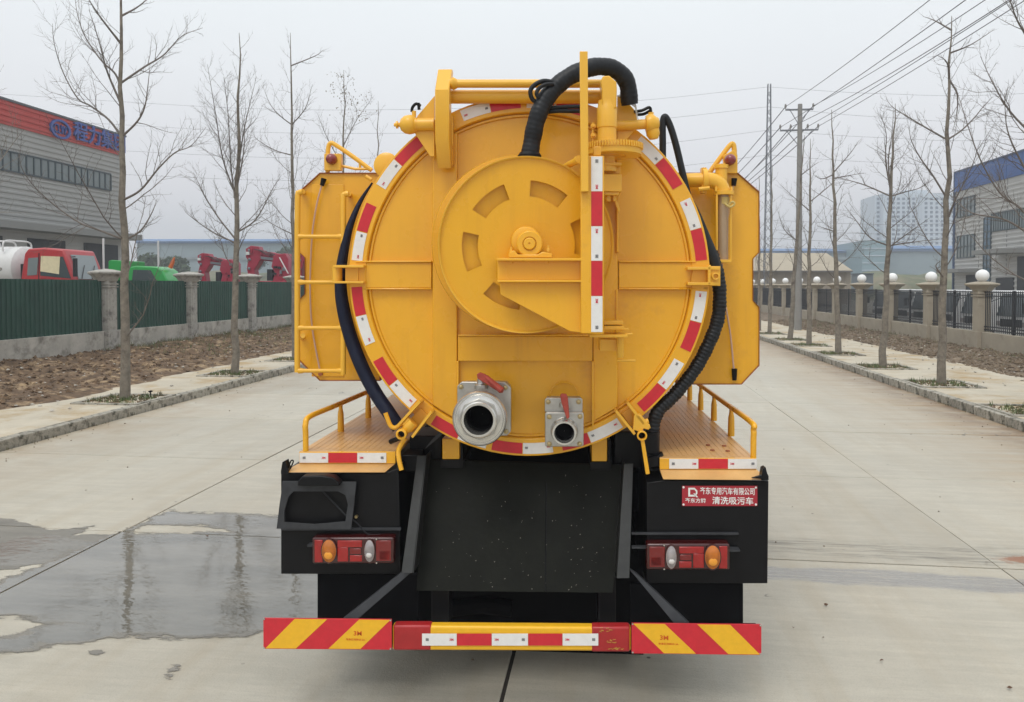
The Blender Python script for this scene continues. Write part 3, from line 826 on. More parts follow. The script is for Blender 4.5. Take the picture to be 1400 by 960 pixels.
# ---------------------------------------------------------------- discharge valves
def bolts(pts, y, parent, m=BRASS, r=.011):
    for a, b in pts:
        mb = MB(); c = tp(a, b, y); mb.lathe(c, (0, -1, 0), [(r * 1.25, 0), (r * 1.25, .003), (r, .003), (r, .013), (r * .5, .016)], 6)
        mb.build('bolt', m, parent, bevel=0)
yv = .10; kv = tk(yv)
mb = MB(); mb.tprism([(625, 528), (631, 522), (690, 522), (698.5, 530), (698.5, 590), (693, 596), (631, 596), (625, 590)], yv, yv + .03)
mb.tprism([(627, 530), (633, 525), (690, 525), (696, 532), (696, 588), (690, 593), (633, 593), (627, 588)], yv + .04, YF + .06)
va = P('large_gate_valve', mb, ALU, bevel=.004)
bolts([(630.5, 529), (691, 530), (692, 590), (630, 589)], yv, va)
VC = tp(655.5, 572.5, -.06); kv = tk(-.06)
mb = MB()
mb.lathe(VC, (0, -1, 0), [(30 * kv, -.16), (32 * kv, -.07), (36.5 * kv, -.06), (37.5 * kv, -.045), (37.8 * kv, 0.0), (36.5 * kv, .008), (35 * kv, .004), (33.5 * kv, .004), (32.5 * kv, .012), (28 * kv, .014), (25 * kv, .02), (24.8 * kv, .04), (23.4 * kv, .045), (20.3 * kv, .045), (20.0 * kv, .035), (20.5 * kv, -.05), (19 * kv, -.06), (19.0 * kv, -.3)], 64, caps=False)
nz = P('nozzle', mb, ALUR, parent=va, bevel=0, angle=30)
mb = MB(); mb.lathe(VC, (0, 1, 0), [(19.8 * kv, .05), (17.5 * kv, .055), (17 * kv, .14), (.001, .14)], 32, caps=False); P('bore_shade', mb, BLACKM, parent=va, bevel=0)  # black lining and end disc stand in for shade inside the bore
mb = MB()
c = VC + Vector((0, -.014, 0))
mb.lathe(c, (0, -1, 0), [(29 * kv, 0), (28.5 * kv, .012), (25 * kv, .012), (25 * kv, 0)], 8, closed=True); P('hexagonal_collar', mb, ALU, parent=va, bevel=.002)
mb = MB(); mb.lathe(tp(658, 526, yv - .02), (0, 0, 1), [(.035, -.02), (.035, .0), (.024, .006), (.02, .035), (.014, .04), (.014, .055)], 16); P('valve_stem', mb, ALU, parent=va, bevel=.001)
mb = MB(); mb.tprism([(651.5, 512), (656, 509.5), (663, 512), (689, 532), (687.5, 537.5), (683, 537), (653, 518)], yv - .06, yv - .035)
mb.tube([tp(664, 515, yv - .05), tp(686.5, 534.5, yv - .07)], [.012, .017], 10)
P('valve_handle', mb, REDP, parent=va, bevel=.004)

mb = MB(); mb.tprism([(744.8, 547), (747.5, 543.8), (794, 543.8), (796.5, 547), (796.5, 563), (744.8, 563)], yv + .02, yv + .05)
mb.trect(747, 546, 794, 608, yv + .06, YF + .06)

vb = P('small_gate_valve', mb, ALU, bevel=.003)
mb = MB(); mb.tprism([(745, 566), (747, 563.6), (796, 563.6), (798, 566), (798, 609), (796, 611), (747, 611), (745, 609)], yv - .01, yv + .05); P('valve_plate', mb, ALU, parent=vb, bevel=.005)
bolts([(749.5, 549.5), (791, 549.5)], yv + .02, vb); bolts([(751, 570), (793, 569.5), (751, 607), (792.5, 607)], yv - .01, vb)
VC = tp(771.5, 592.5, yv - .08); kv = tk(yv - .08)
mb = MB(); mb.lathe(VC, (0, -1, 0), [(19.5 * kv, -.075), (19 * kv, -.06), (17.2 * kv, -.05), (17.2 * kv, -.01), (16.4 * kv, 0), (13.8 * kv, 0), (13.2 * kv, -.012), (13.2 * kv, -.03), (12.4 * kv, -.035), (12.4 * kv, -.055), (13.0 * kv, -.06), (13.0 * kv, -.25)], 48, caps=False)
P('nozzle', mb, ALUR, parent=vb, bevel=0, angle=30)
mb = MB(); mb.lathe(VC, (0, 1, 0), [(12.9 * kv, .04), (11 * kv, .045), (10.8 * kv, .062), (.001, .062)], 24, caps=False); P('bore_shade', mb, BLACKM, parent=vb, bevel=0)  # shade of the small bore, put in as black lining and disc
mb = MB(); mb.lathe(tp(771, 551, yv), (0, 0, 1), [(.024, -.02), (.024, .0), (.014, .006), (.014, .03)], 14); mb.tprism([(764, 556), (768, 552), (775, 552), (779, 556), (775, 560), (768, 560)], yv, yv + .02); P('valve_stem', mb, ALU, parent=vb, bevel=.001)
mb = MB(); mb.tprism([(765.5, 541), (768, 538.5), (774.5, 539), (776.5, 545), (778.5, 570), (777, 573), (774.5, 572.5), (768, 552)], yv - .05, yv - .028); P('valve_handle', mb, REDP, parent=vb, bevel=.004)
mb = MB(); mb.tube(smooth_path([dpt(0, 0, 0) * 0 + tp(753 + 0, 545, YF + .02)] + [tp(771 + 19 * math.cos(math.radians(a)), 541 - 18 * math.sin(math.radians(a)), YF + .012) for a in range(180, -1, -20)], 2), .004, 6)
P('weld_bead', mb, YELLOW, bevel=0)

# yellow posts below the door that carry the tank
for x0, x1, y0, y1 in ((604.5, 628, 600, 628), (809, 830, 600, 631)):
    mb = MB(); mb.trect(x0, y0, x1, y1, .40, .7); P('tank_saddle', mb, YELLOW, bevel=.004)
    mb = MB(); mb.trect(x0 - 2, y1, x1 + 6, y1 + 12, .44, .8); mb.trect(x1 + 1, y0 + 2, x1 + 5, y1 + 12, .44, .6); P('saddle_bracket', mb, BLACK, bevel=.003)

# ---------------------------------------------------------------- rear decks, handrails
yd = .22
ZD = tp(470, 618, yd).z
ZR = tp(970, 627, yd).z
def deck_poly(front, back_y, z):
    return [tz(a, b, z) for a, b in front]
# left deck
fl, fr = tp(409, 618, yd), tp(541, 618, yd)
bl = tz(504.5, 571, ZD); bl = Vector((fl.x + .07, 3.4, ZD))
mb = MB(); mb.extrude([Vector((fl.x, yd, ZD)), Vector((fr.x, yd, ZD)), Vector((fr.x, 3.4, ZD)), Vector((fl.x + .05, 3.4, ZD))], (0, 0, -.02))
deck_l = P('rear_deck', mb, DECK, bevel=.004)
mb = MB()
for k in range(15):
    x = fl.x + .03 + k * (fr.x - fl.x) / 15.5
    mb.box((x, yd + .05, ZD + .0005), (x + .012, 3.3, ZD + .0012))
P('tread_strip', mb, DECK, parent=deck_l, bevel=0, smooth=False)
fl2, fr2 = tp(902, 627, yd), tp(1034.5, 627, yd)
mb = MB(); mb.extrude([Vector((fl2.x, yd, ZR)), Vector((fr2.x, yd, ZR)), Vector((fr2.x, 3.4, ZR)), Vector((fl2.x, 3.4, ZR))], (0, 0, -.02))
deck_r = P('rear_deck', mb, DECK, bevel=.004)
mb = MB()
for k in range(15):
    x = fl2.x + .03 + k * (fr2.x - fl2.x) / 15.5
    mb.box((x, yd + .05, ZR + .0005), (x + .012, 3.3, ZR + .0012))
P('tread_strip', mb, DECK, parent=deck_r, bevel=0, smooth=False)
for a, b in ((968, 609), (990, 610), (974, 616), (995, 617)):
    mb = MB(); mb.lathe(tz(a, b, ZR + .002), (0, 0, 1), [(.014, 0), (.010, .006)], 8); mb.build('bolt', RUSTY, deck_r)
# front lips: an upright strip and a sloping apron below
for side in (0, 1):
    f = (lambda q: q) if side == 0 else None
    if side == 0:
        up = [(409, 618), (540.5, 618), (540.5, 634), (409, 634)]; lo = [(407, 634.2), (540, 634.2), (526, 646), (386, 646)]
    else:
        up = [(902, 627), (1034.5, 627), (1034.5, 642), (902, 642)]; lo = [(902, 642.2), (1035, 642.2), (1050.5, 656.5), (907, 655.5)]
    mb = MB(); mb.tprism(up, yd - .004, yd + .02); P('deck_edge', mb, YELLOW, bevel=.002)
    a, b, c_, d_ = lo
    mb = MB(); pts = [tp(*a, yd - .002), tp(*b, yd - .002), tp(*c_, yd - .075), tp(*d_, yd - .075)]
    mb.extrude(pts, (0, .02, -.004)); P('deck_apron', mb, DECK, bevel=.002)
for x0, x1, m in ((409.5, 448.5, TW), (449, 488, TR), (488.5, 528, TW)):
    flat_tape(x0, 619.3, x1, 632.8, yd - .005, m, .84 if x0 < 420 else .14, True)
for x0, x1, m in ((915, 954.7, TW), (955.2, 995, TR), (995.5, 1035, TW)):
    flat_tape(x0, 627.5, x1, 641, yd - .005, m, .86 if x0 < 920 else .14, True)
# handrails
def rail(z, posts, top, front):
    mb = MB(); pts = [tz(*p, z) for p in posts]
    for p in pts[1:]:
        h = top
        mb.tube([p, p + Vector((0, 0, h * .25)), p + Vector((0, 0, h * .62)), p + Vector((0, 0, h * .8)), p + Vector((0, 0, h))], [.020, .020, .018, .012, .012], 12)
    p0 = pts[0]; last = pts[-1]
    dirn = (last - p0).normalized()
    mb.tube(smooth_path([p0, p0 + Vector((0, 0, top * .5)), p0 + Vector((0, 0, top * .82)), p0 + Vector((0, 0, top)) + dirn * .06, p0.lerp(last, .4) + Vector((0, 0, top)), last + Vector((0, 0, top))], 6), .0155, 12)
    P('handrail', mb, YELLOW, bevel=0, angle=60)
rail(ZD, [(418, 616.5), (466, 590), (503.5, 571)], .175, None)
rail(ZR, [(1030, 625.5), (999.6, 596), (976, 575), (958, 560.5), (943, 547)], .175, None)

# ---------------------------------------------------------------- black rear boxes, mudflaps, frame
yk = .17
mb = MB(); mb.tprism([(384, 647), (527, 647), (545, 640), (548, 785), (384, 785)], yk, 1.1); P('wing_box', mb, BLACK, bevel=.004)
mb = MB(); mb.tprism([(907, 657), (1051, 657.5), (1049.5, 798), (884, 798), (884, 660)], yk, 1.1); P('wing_box', mb, BLACK, bevel=.004)
mb = MB(); mb.trect(434, 785, 572, 885, yk + .05, yk + .07); P('mudflap', mb, BLACKM, bevel=.002)
mb = MB(); mb.trect(862, 798, 1016, 885, yk + .05, yk + .07); P('mudflap', mb, BLACKM, bevel=.002)
mb = MB(); mb.trect(384, 722, 548, 725.5, yk - .012, yk); P('frame_edge', mb, DKGREY, bevel=.001)
for q in ((864, 729, 1010, 731.5, yk - .02, yk), (996, 752, 1012, 754.5, yk - .05, yk), (864, 748, 884, 750.5, yk - .03, yk), (420, 745, 428, 748, yk - .04, yk)):
    mb = MB(); mb.trect(*q); P('lamp_bracket', mb, DKGREY, bevel=.001)
mb = MB(); mb.trect(548, 640, 590, 700, .6, .8); mb.trect(860, 645, 905, 700, .6, .8); mb.trect(560, 596, 880, 900, .8, .9); P('crossbeam_and_dark_screen', mb, BLACKM, bevel=.004)  # includes a tall black screen added to darken the gap under the tank
for x in (590, 818):
    mb = MB(); mb.trect(x, 790, x + 24, 872, .22, .34); P('bumper_hanger', mb, BLACK, bevel=.004)
mb = MB(); mb.box((-.55, .5, .75), (-.38, 7.6, .98)); mb.box((.38, .5, .75), (.55, 7.6, .98)); P('chassis_rail', mb, BLACKM)
mb = MB(); mb.tube([tp(614, 832, .5), tp(660, 827, .6), tp(700, 832, .6)], .05, 10); P('exhaust_pipe', mb, BLACKM, bevel=0)
# clutter beside the tank foot
mb = MB(); mb.tprism([(580, 615), (586, 607), (606, 583), (610, 590)], .3, .32); P('stay_rod', mb, DKGREY, bevel=.001)
for q in ((548, 622, 572, 645, .34, .49), (880, 628, 903, 648, .4, .49), (560, 596, 604, 640, .5, .78), (840, 590, 902, 640, .5, .78)):
    mb = MB(); mb.trect(*q); P('valve_chest', mb, BLACK, bevel=.006)
# number plate bracket and lamp
def quad_frame(o, i_, y, t): return [tp(a, b, y) for a, b in o], [tp(a, b, y) for a, b in i_], (0, t, 0)
o = [(386, 658), (410, 658), (464, 659), (487, 659), (484, 690), (480, 724), (430, 724), (378, 723), (382, 690), (385, 670)]
i_ = [(394, 680), (401, 672), (462, 672), (472, 677), (475.5, 690), (472, 713), (430, 717), (389, 714), (388.5, 700), (391, 690)]
mb = MB(); mb.frame(*quad_frame(o, i_, yk - .05, .008)); pb = P('number_plate_bracket', mb, DKGREY, bevel=.001)
mb = MB(); mb.tprism([(406, 665), (407, 658), (413, 651.5), (440, 650.5), (455, 653), (463, 660), (464, 665)], yk - .10, yk - .03); P('plate_lamp', mb, BLACK, parent=pb, bevel=.006)
mb = MB(); mb.tube(smooth_path([tp(437, 668, yk - .02), tp(455, 686, yk - .02), tp(473, 705, yk - .03), tp(488, 715, yk - .03), tp(502, 730, yk - .03), tp(520, 731, yk - .02)], 6), .004, 6); P('lamp_cable', mb, RUBBER, bevel=0)
mb = MB(); mb.lathe(tp(488, 705.5, yk), (0, -1, 0), [(.008, 0), (.008, .02)], 8); P('cable_gland', mb, BRASS, bevel=0)
for x in (389, 1046):
    mb = MB(); y0 = 636 if x < 500 else 645
    mb.tprism([(x - 5, y0 + 8), (x - 3, y0 - 4), (x + 1, y0 - 6), (x + 3, y0 + 2), (x + 5, y0 + 6), (x + 5, y0 + 12), (x - 5, y0 + 12)], .14, .19)
    if x < 500: mb.tube(smooth_path([tp(x + 5, y0 + 4, .15), tp(x + 9, y0 - 6, .15), tp(x + 12, y0 - 5, .15), tp(x + 8, y0 + 5, .15)], 4), .004, 6)
    else: mb.tprism([(x - 18, y0 + 9), (x - 4, y0 + 5), (x - 4, y0 + 10)], .13, .15)
    P('toggle_latch', mb, BLACK, bevel=.002)
# tail lamps
AMBL = mat('amber_highlight', (.80, .33, .03), .2, coat=.5)  # paler tints for the highlight painted low in each round lens
CLRL = mat('clear_highlight', (.72, .70, .68), .15, .3, coat=.5)
def tail(x0, x1, y0, y1, flip):
    mb = MB(); mb.trect(x0, y0, x1, y1, yk - .075, yk - .005)
    hs = P('tail_lamp', mb, LENSD, bevel=.010, seg=3)
    X = (lambda t: x0 + t * (x1 - x0)) if not flip else (lambda t: x1 - t * (x1 - x0))
    def seg_(a, b, m, ya=.12, yb_=.9):
        xa, xb = sorted((X(a), X(b))); h = y1 - y0
        mb = MB(); mb.trect(xa, y0 + h * ya, xb, y0 + h * yb_, yk - .080, yk - .07); mb.build('lens', m, hs, bevel=.003)
    seg_(.03, .13, LENSR, .1, .95); seg_(.31, .61, LENSR, .12, .38); seg_(.31, .44, LENSR, .38, .92); seg_(.46, .61, LENSR, .68, .92); seg_(.46, .6, LENSM, .42, .64); seg_(.78, .965, LENSM, .12, .9); seg_(.82, .95, LENSR, .5, .85)
    for t, m, w, h in ((.21, LENSA, 10.2, 16), (.705, LENSW, 7, 15.5)):
        c = tp(X(t), (y0 + y1) / 2, yk - .078); q = tk(yk - .08)
        mb = MB(); n = 28; rings = [(1.12, 0), (1.1, .004)]; vs = []; fs = []
        prof = [(1.14, 0, 0), (1.12, .006, 0), (1.0, .006, 1), (.8, .014, 1), (.5, .019, 1), (.02, .021, 1)]
        for r, d, _ in prof:
            for k in range(n):
                a = 2 * PI * k / n; vs.append(c + Vector((math.cos(a) * w * q * r, -d, math.sin(a) * h * q * r)))
        for i in range(len(prof) - 1):
            for k in range(n): fs.append((i * n + k, i * n + (k + 1) % n, (i + 1) * n + (k + 1) % n, (i + 1) * n + k))
        mb.add(vs, fs); mb.m = [1 if i // n < 2 else 0 for i in range(len(fs))]
        lens_ = mb.build('round_lens', [m, LENSD], hs, angle=60)
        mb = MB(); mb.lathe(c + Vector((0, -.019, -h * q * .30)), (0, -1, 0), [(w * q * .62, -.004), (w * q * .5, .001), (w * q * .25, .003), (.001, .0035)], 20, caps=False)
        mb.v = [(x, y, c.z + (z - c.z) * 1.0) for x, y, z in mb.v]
        mb.build('painted_highlight', AMBL if m is LENSA else CLRL, lens_, angle=60)  # disc coloured as the lens's lower highlight
        mb = MB()
        for k in range(-5, 6):
            zz = k / 6; ww = math.sqrt(1 - zz * zz) * .92
            mb.box((c.x - w * q * ww, c.y - .0215 + .012 * abs(zz), c.z + h * q * zz - .0007), (c.x + w * q * ww, c.y - .012, c.z + h * q * zz + .0007))
        rb_ = mb.build('lens_rib', m, lens_, smooth=False); rb_['kind'] = 'stuff'
    for t in (.205, .79):
        for y in (y0 + 2, y1 - 1.5):
            mb = MB(); mb.lathe(tp(X(t), y, yk - .078), (0, -1, 0), [(.0055, 0), (.004, .005)], 8); mb.build('screw', ALUR, hs)
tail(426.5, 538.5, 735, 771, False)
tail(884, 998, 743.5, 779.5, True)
# red maker's plate
mb = MB(); mb.trect(932.5, 664.5, 1035.5, 692, yk - .006, yk - .001); sp = P('maker_plate', mb, SIGNR, bevel=0)
ys = yk - .0072; ks = tk(yk)
def sign_text(t, x0, x1, y0, y1, bold=.015):
    put_text('lettering', t, WHITE, tp((x0 + x1) / 2, (y0 + y1) / 2, ys), (x1 - x0) * ks, (y1 - y0) * ks, sp, bold=bold)
sign_text('齐东专用汽车有限公司', 958, 1030.5, 666.6, 676.6)
sign_text('齐东方牌', 937, 964.5, 681.2, 687.6)
sign_text('清洗吸污车', 974.5, 1029, 679.3, 690)
mb = MB(); d = lambda pts: mb.tprism([(941 + (a - 941) * .86, b) for a, b in pts], ys - .0005, ys)   # DQ emblem
for pts in ([(941, 667), (944, 667), (944, 679), (941, 679)], [(944, 667), (951, 667), (951, 669.5), (944, 669.5)], [(951, 667), (955.5, 671), (953.5, 672.5), (950.5, 669.5)],
            [(955.5, 671), (955.5, 675), (953, 675), (953, 672.2)], [(955.5, 675), (952, 679), (949.5, 677), (953, 674.5)], [(944, 676.5), (952, 676.5), (952, 679), (944, 679)], [(949, 674.5), (951, 674.5), (957, 680), (954, 680)]): d(pts)
mb.build('emblem', WHITE, sp, smooth=False)
for x, y in ((934.5, 666.5), (1033.5, 666.8), (934.5, 690), (1033.5, 690)):
    mb = MB(); mb.lathe(tp(x, y, ys), (0, -1, 0), [(.006, 0), (.004, .003)], 8); mb.build('rivet', WHITE, sp)

# ---------------------------------------------------------------- chute between the wing boxes
def ch(px, py):                   # chute plane slopes towards us going down
    t = (py - 635) / 175.0
    return tp(px, py, .46 - .30 * t)
mb = MB(); mb.extrude([ch(582, 628), ch(856, 636), ch(838, 811), ch(569, 808)], (0, .012, 0)); P('chute_plate', mb, CHUTE, bevel=.002)
for poly in ([(570.5, 623), (582, 623), (564, 784), (548.5, 784)], [(853, 634), (866, 634), (860.5, 791), (843, 791)]):
    (a, b, c_, d_) = poly
    mb = MB()
    P4 = [ch(*a) + Vector((0, -.10, 0)), ch(*b) + Vector((0, -.10, 0)), ch(*c_) + Vector((0, -.08, 0)), ch(*d_) + Vector((0, -.08, 0))]
    P4 = [tp(a[0], a[1], .34), tp(b[0], b[1], .34), tp(c_[0], c_[1], .06), tp(d_[0], d_[1], .06)]
    mb.extrude(P4, (0, .008, 0))
    s0, s1 = (P4[1], P4[2]) if poly[0][0] < 600 else (P4[0], P4[3])
    mb.extrude([s0, s1, s1 + Vector((0, .14, 0)), s0 + Vector((0, .14, 0))], (.006, 0, 0))
    P('chute_flange', mb, DKGREY if 0 else mat('chute_flange_paint', (.014, .015, .014), .45, noise_amt=.4, noise_scale=20), bevel=.002)
mb = MB(); rr = random.Random(77)
for k in range(90):
    c = ch(rr.uniform(592, 838), 645 + 160 * rr.random() ** .7) + Vector((0, -.012, 0)); s_ = rr.choice([.001, .0013, .0016, .0024]); a = Vector((s_, 0, 0)); b2 = Vector((rr.uniform(-.5, .5) * s_, 0, s_)); f_ = Vector((0, -.003, 0))
    mb.add([c - a, c + f_ - b2, c + a, c + b2, c + f_ * 1.2], [(0, 1, 4), (1, 2, 4), (2, 3, 4), (3, 0, 4)])
g_ = mb.build('grit_specks', mat('pale_grit', (.34, .32, .27), .9), truck, smooth=False); g_['kind'] = 'stuff'
mb = MB(); mb.tube([ch(747, 660) + Vector((0, -.004, 0)), ch(746, 808) + Vector((0, -.004, 0))], .003, 5); P('weld_bead', mb, BLACK, bevel=0)
for pts in ([(549, 783), (562, 783), (489, 847), (468, 847)], [(860, 778), (872, 786), (943, 853), (922, 853)]):
    mb = MB(); mb.extrude([tp(pts[0][0], pts[0][1], .10), tp(pts[1][0], pts[1][1], .10), tp(pts[2][0], pts[2][1], .03), tp(pts[3][0], pts[3][1], .03)], (0, .03, 0))
    P('bumper_stay', mb, DKGREY, bevel=.002)

# ---------------------------------------------------------------- rear bumper
mb = MB(); mb.tprism([(536, 855.5), (863, 858), (863, 891), (536, 889.5)], .0, .055)
bmp = P('rear_bumper', mb, TY, bevel=.012, seg=3)
def bq(pts, m, name, y=-.0025, t=.002, parent=None):
    mb = MB(); mb.tprism(pts, y, y + t); return mb.build(name, m, parent or truck, smooth=False)
for x0, x1 in ((537, 590), (808, 862)):
    o = (x0 - 536) * .0075
    mb = MB(); mb.tprism([(x0, 855.2 + o), (x1, 855.2 + o), (x1, 889.9 + o), (x0, 889.9 + o)], -.0025, .058); P('red_wrap', mb, DRED, parent=bmp, bevel=.012, seg=3)
for (xa, xb, ya, yb_, ya2, yb2, stripes, tx) in (
    (360, 535.5, 845.2, 887.3, 847, 888.5, [[(402.7, .0), (447.2, .0), (404.5, 1), (362.9, 1)], [(490.9, 0), (533.6, 0), (492.7, 1), (449, 1)]], 489),
    (863.5, 1041, 852, 893.5, 854, 895.8, [[(865.9, 0), (908.8, 0), (951.5, 1), (907.8, 1)], [(953.3, 0), (998.3, 0), (1039, 1), (995.7, 1)]], 908)):
    T = lambda x: ya + (x - xa) / (xb - xa) * (ya2 - ya)
    B = lambda x: yb_ + (x - xa) / (xb - xa) * (yb2 - yb_)
    mb = MB(); mb.tprism([(xa, T(xa)), (xb, T(xb)), (xb, B(xb)), (xa, B(xa))], -.012, -.004)
    pn = mb.build('chevron_board', TR, bmp, bevel=.001)
    mb = MB(); mb.trect(min(xa, xb) + 4, T(xa) + 6, max(xa, xb) - 4, B(xa) - 4, -.003, .05); P('bumper_end', mb, BLACK, parent=bmp)
    for st in stripes:
        mb = MB(); mb.tprism([(x, (T(x) + .8) if q == 0 else (B(x) - .8)) for x, q in st], -.0135, -.0122); mb.build('yellow_stripe', TY, bmp, smooth=False)
    q = tk(-.014)
    ty = T(tx) + 20
    put_text('lettering', '3M', INKO, tp(tx, ty - .5, -.0145), 11.5 * q, 6.5 * q, bmp, bold=.02)
    put_text('lettering', '车身反光标识 3A', INKO, tp(tx - (0 if tx > 600 else 3) + (6 if tx > 600 else 0), ty + 8, -.0145), 27 * q, 3.2 * q, bmp, bold=.02)
    for x in (xa + 1.5, xb - 1.5):
        for f_ in (T(x) + 1, B(x) - 1.5):
            mb = MB(); mb.lathe(tp(x, f_, -.012), (0, -1, 0), [(.0055, 0), (.004, .004)], 8); mb.build('rivet', ALUR, bmp)
for x0, x1, m, mk in ((577, 624.3, TW, .85), (624.7, 672, TR, 0), (672.4, 721.8, TW, .13), (722.2, 768.8, TR, 0), (769.2, 818, TW, .13)):
    o = .02 * (x0 - 769) * -1 * .3 if x0 > 760 else 0
    flat_tape(x0, 866.5 + o, x1, 882.8 + o, -.0045, m, mk, True)
# worn gold lettering and star on the right red wrap
mb = MB()
GOLD = mat('worn_gold_print', (.50, .28, .05), .5)
rr = random.Random(3)
for (x, y, w, n) in ((819, 861, 14, 9), (829, 876, 12, 9), (826, 887, 24, 14)):
    for k in range(n):
        a = x + rr.random() * w; b = y + rr.uniform(-2.4, 2.4) * (1 if n < 12 else .4)
        L_, h_ = rr.uniform(1.5, 5), rr.uniform(.4, 1.0); s_ = rr.uniform(-1.4, 1.4)
        mb.tprism([(a, b), (a + L_, b + s_), (a + L_, b + s_ + h_), (a, b + h_)], -.0048, -.004)
mb.build('worn_print', GOLD, bmp, smooth=False)

# ---------------------------------------------------------------- wheels, axles, cab (mostly hidden, there from the side)
def wheel(x, y, w=.28, r=.5):
    mb = MB(); mb.lathe((x - w / 2, y, r), (1, 0, 0), [(r * .55, 0), (r * .93, .0), (r, .03), (r, w - .03), (r * .93, w), (r * .55, w)], 40, closed=True)
    t = mb.build('tyre', TYRE, truck)
    mb = MB(); mb.lathe((x - w / 2, y, r), (1, 0, 0), [(.05, .04), (r * .3, .04), (r * .5, .09), (r * .57, .01), (r * .57, w - .01), (r * .5, w - .09), (.05, w - .09)], 32)
    mb.build('rim', DKGREY, t)
for y in (1.9, 6.9):
    for x in ((-.98, .98) if y > 4 else (-1.02, -.72, .72, 1.02)): wheel(x, y)
mb = MB(); mb.tube([(-1, 1.9, .5), (1, 1.9, .5)], .07, 14); mb.tube([(-1, 6.9, .5), (1, 6.9, .5)], .06, 14); P('axle', mb, BLACKM, bevel=0)
mb = MB(); mb.extrude([(-1.15, 6.2, .7), (-1.15, 6.2, 2.75), (-1.15, 7.6, 2.75), (-1.15, 8.1, 1.9), (-1.15, 8.15, .7)], (2.3, 0, 0)); cab = P('cab', mb, YELLOW, bevel=.05)
mb = MB(); mb.extrude([(-1.16, 7.0, 1.85), (-1.16, 7.0, 2.5), (-1.16, 7.55, 2.5), (-1.16, 7.9, 1.85)], (2.32, 0, 0)); P('side_window', mb, BLACK, parent=cab, bevel=0)
mb = MB(); mb.box((-1.2, 3.5, .6), (-.6, 6.0, 1.25)); mb.box((.6, 3.5, .6), (1.2, 6.0, 1.25)); P('side_tank', mb, BLACK, bevel=.02)

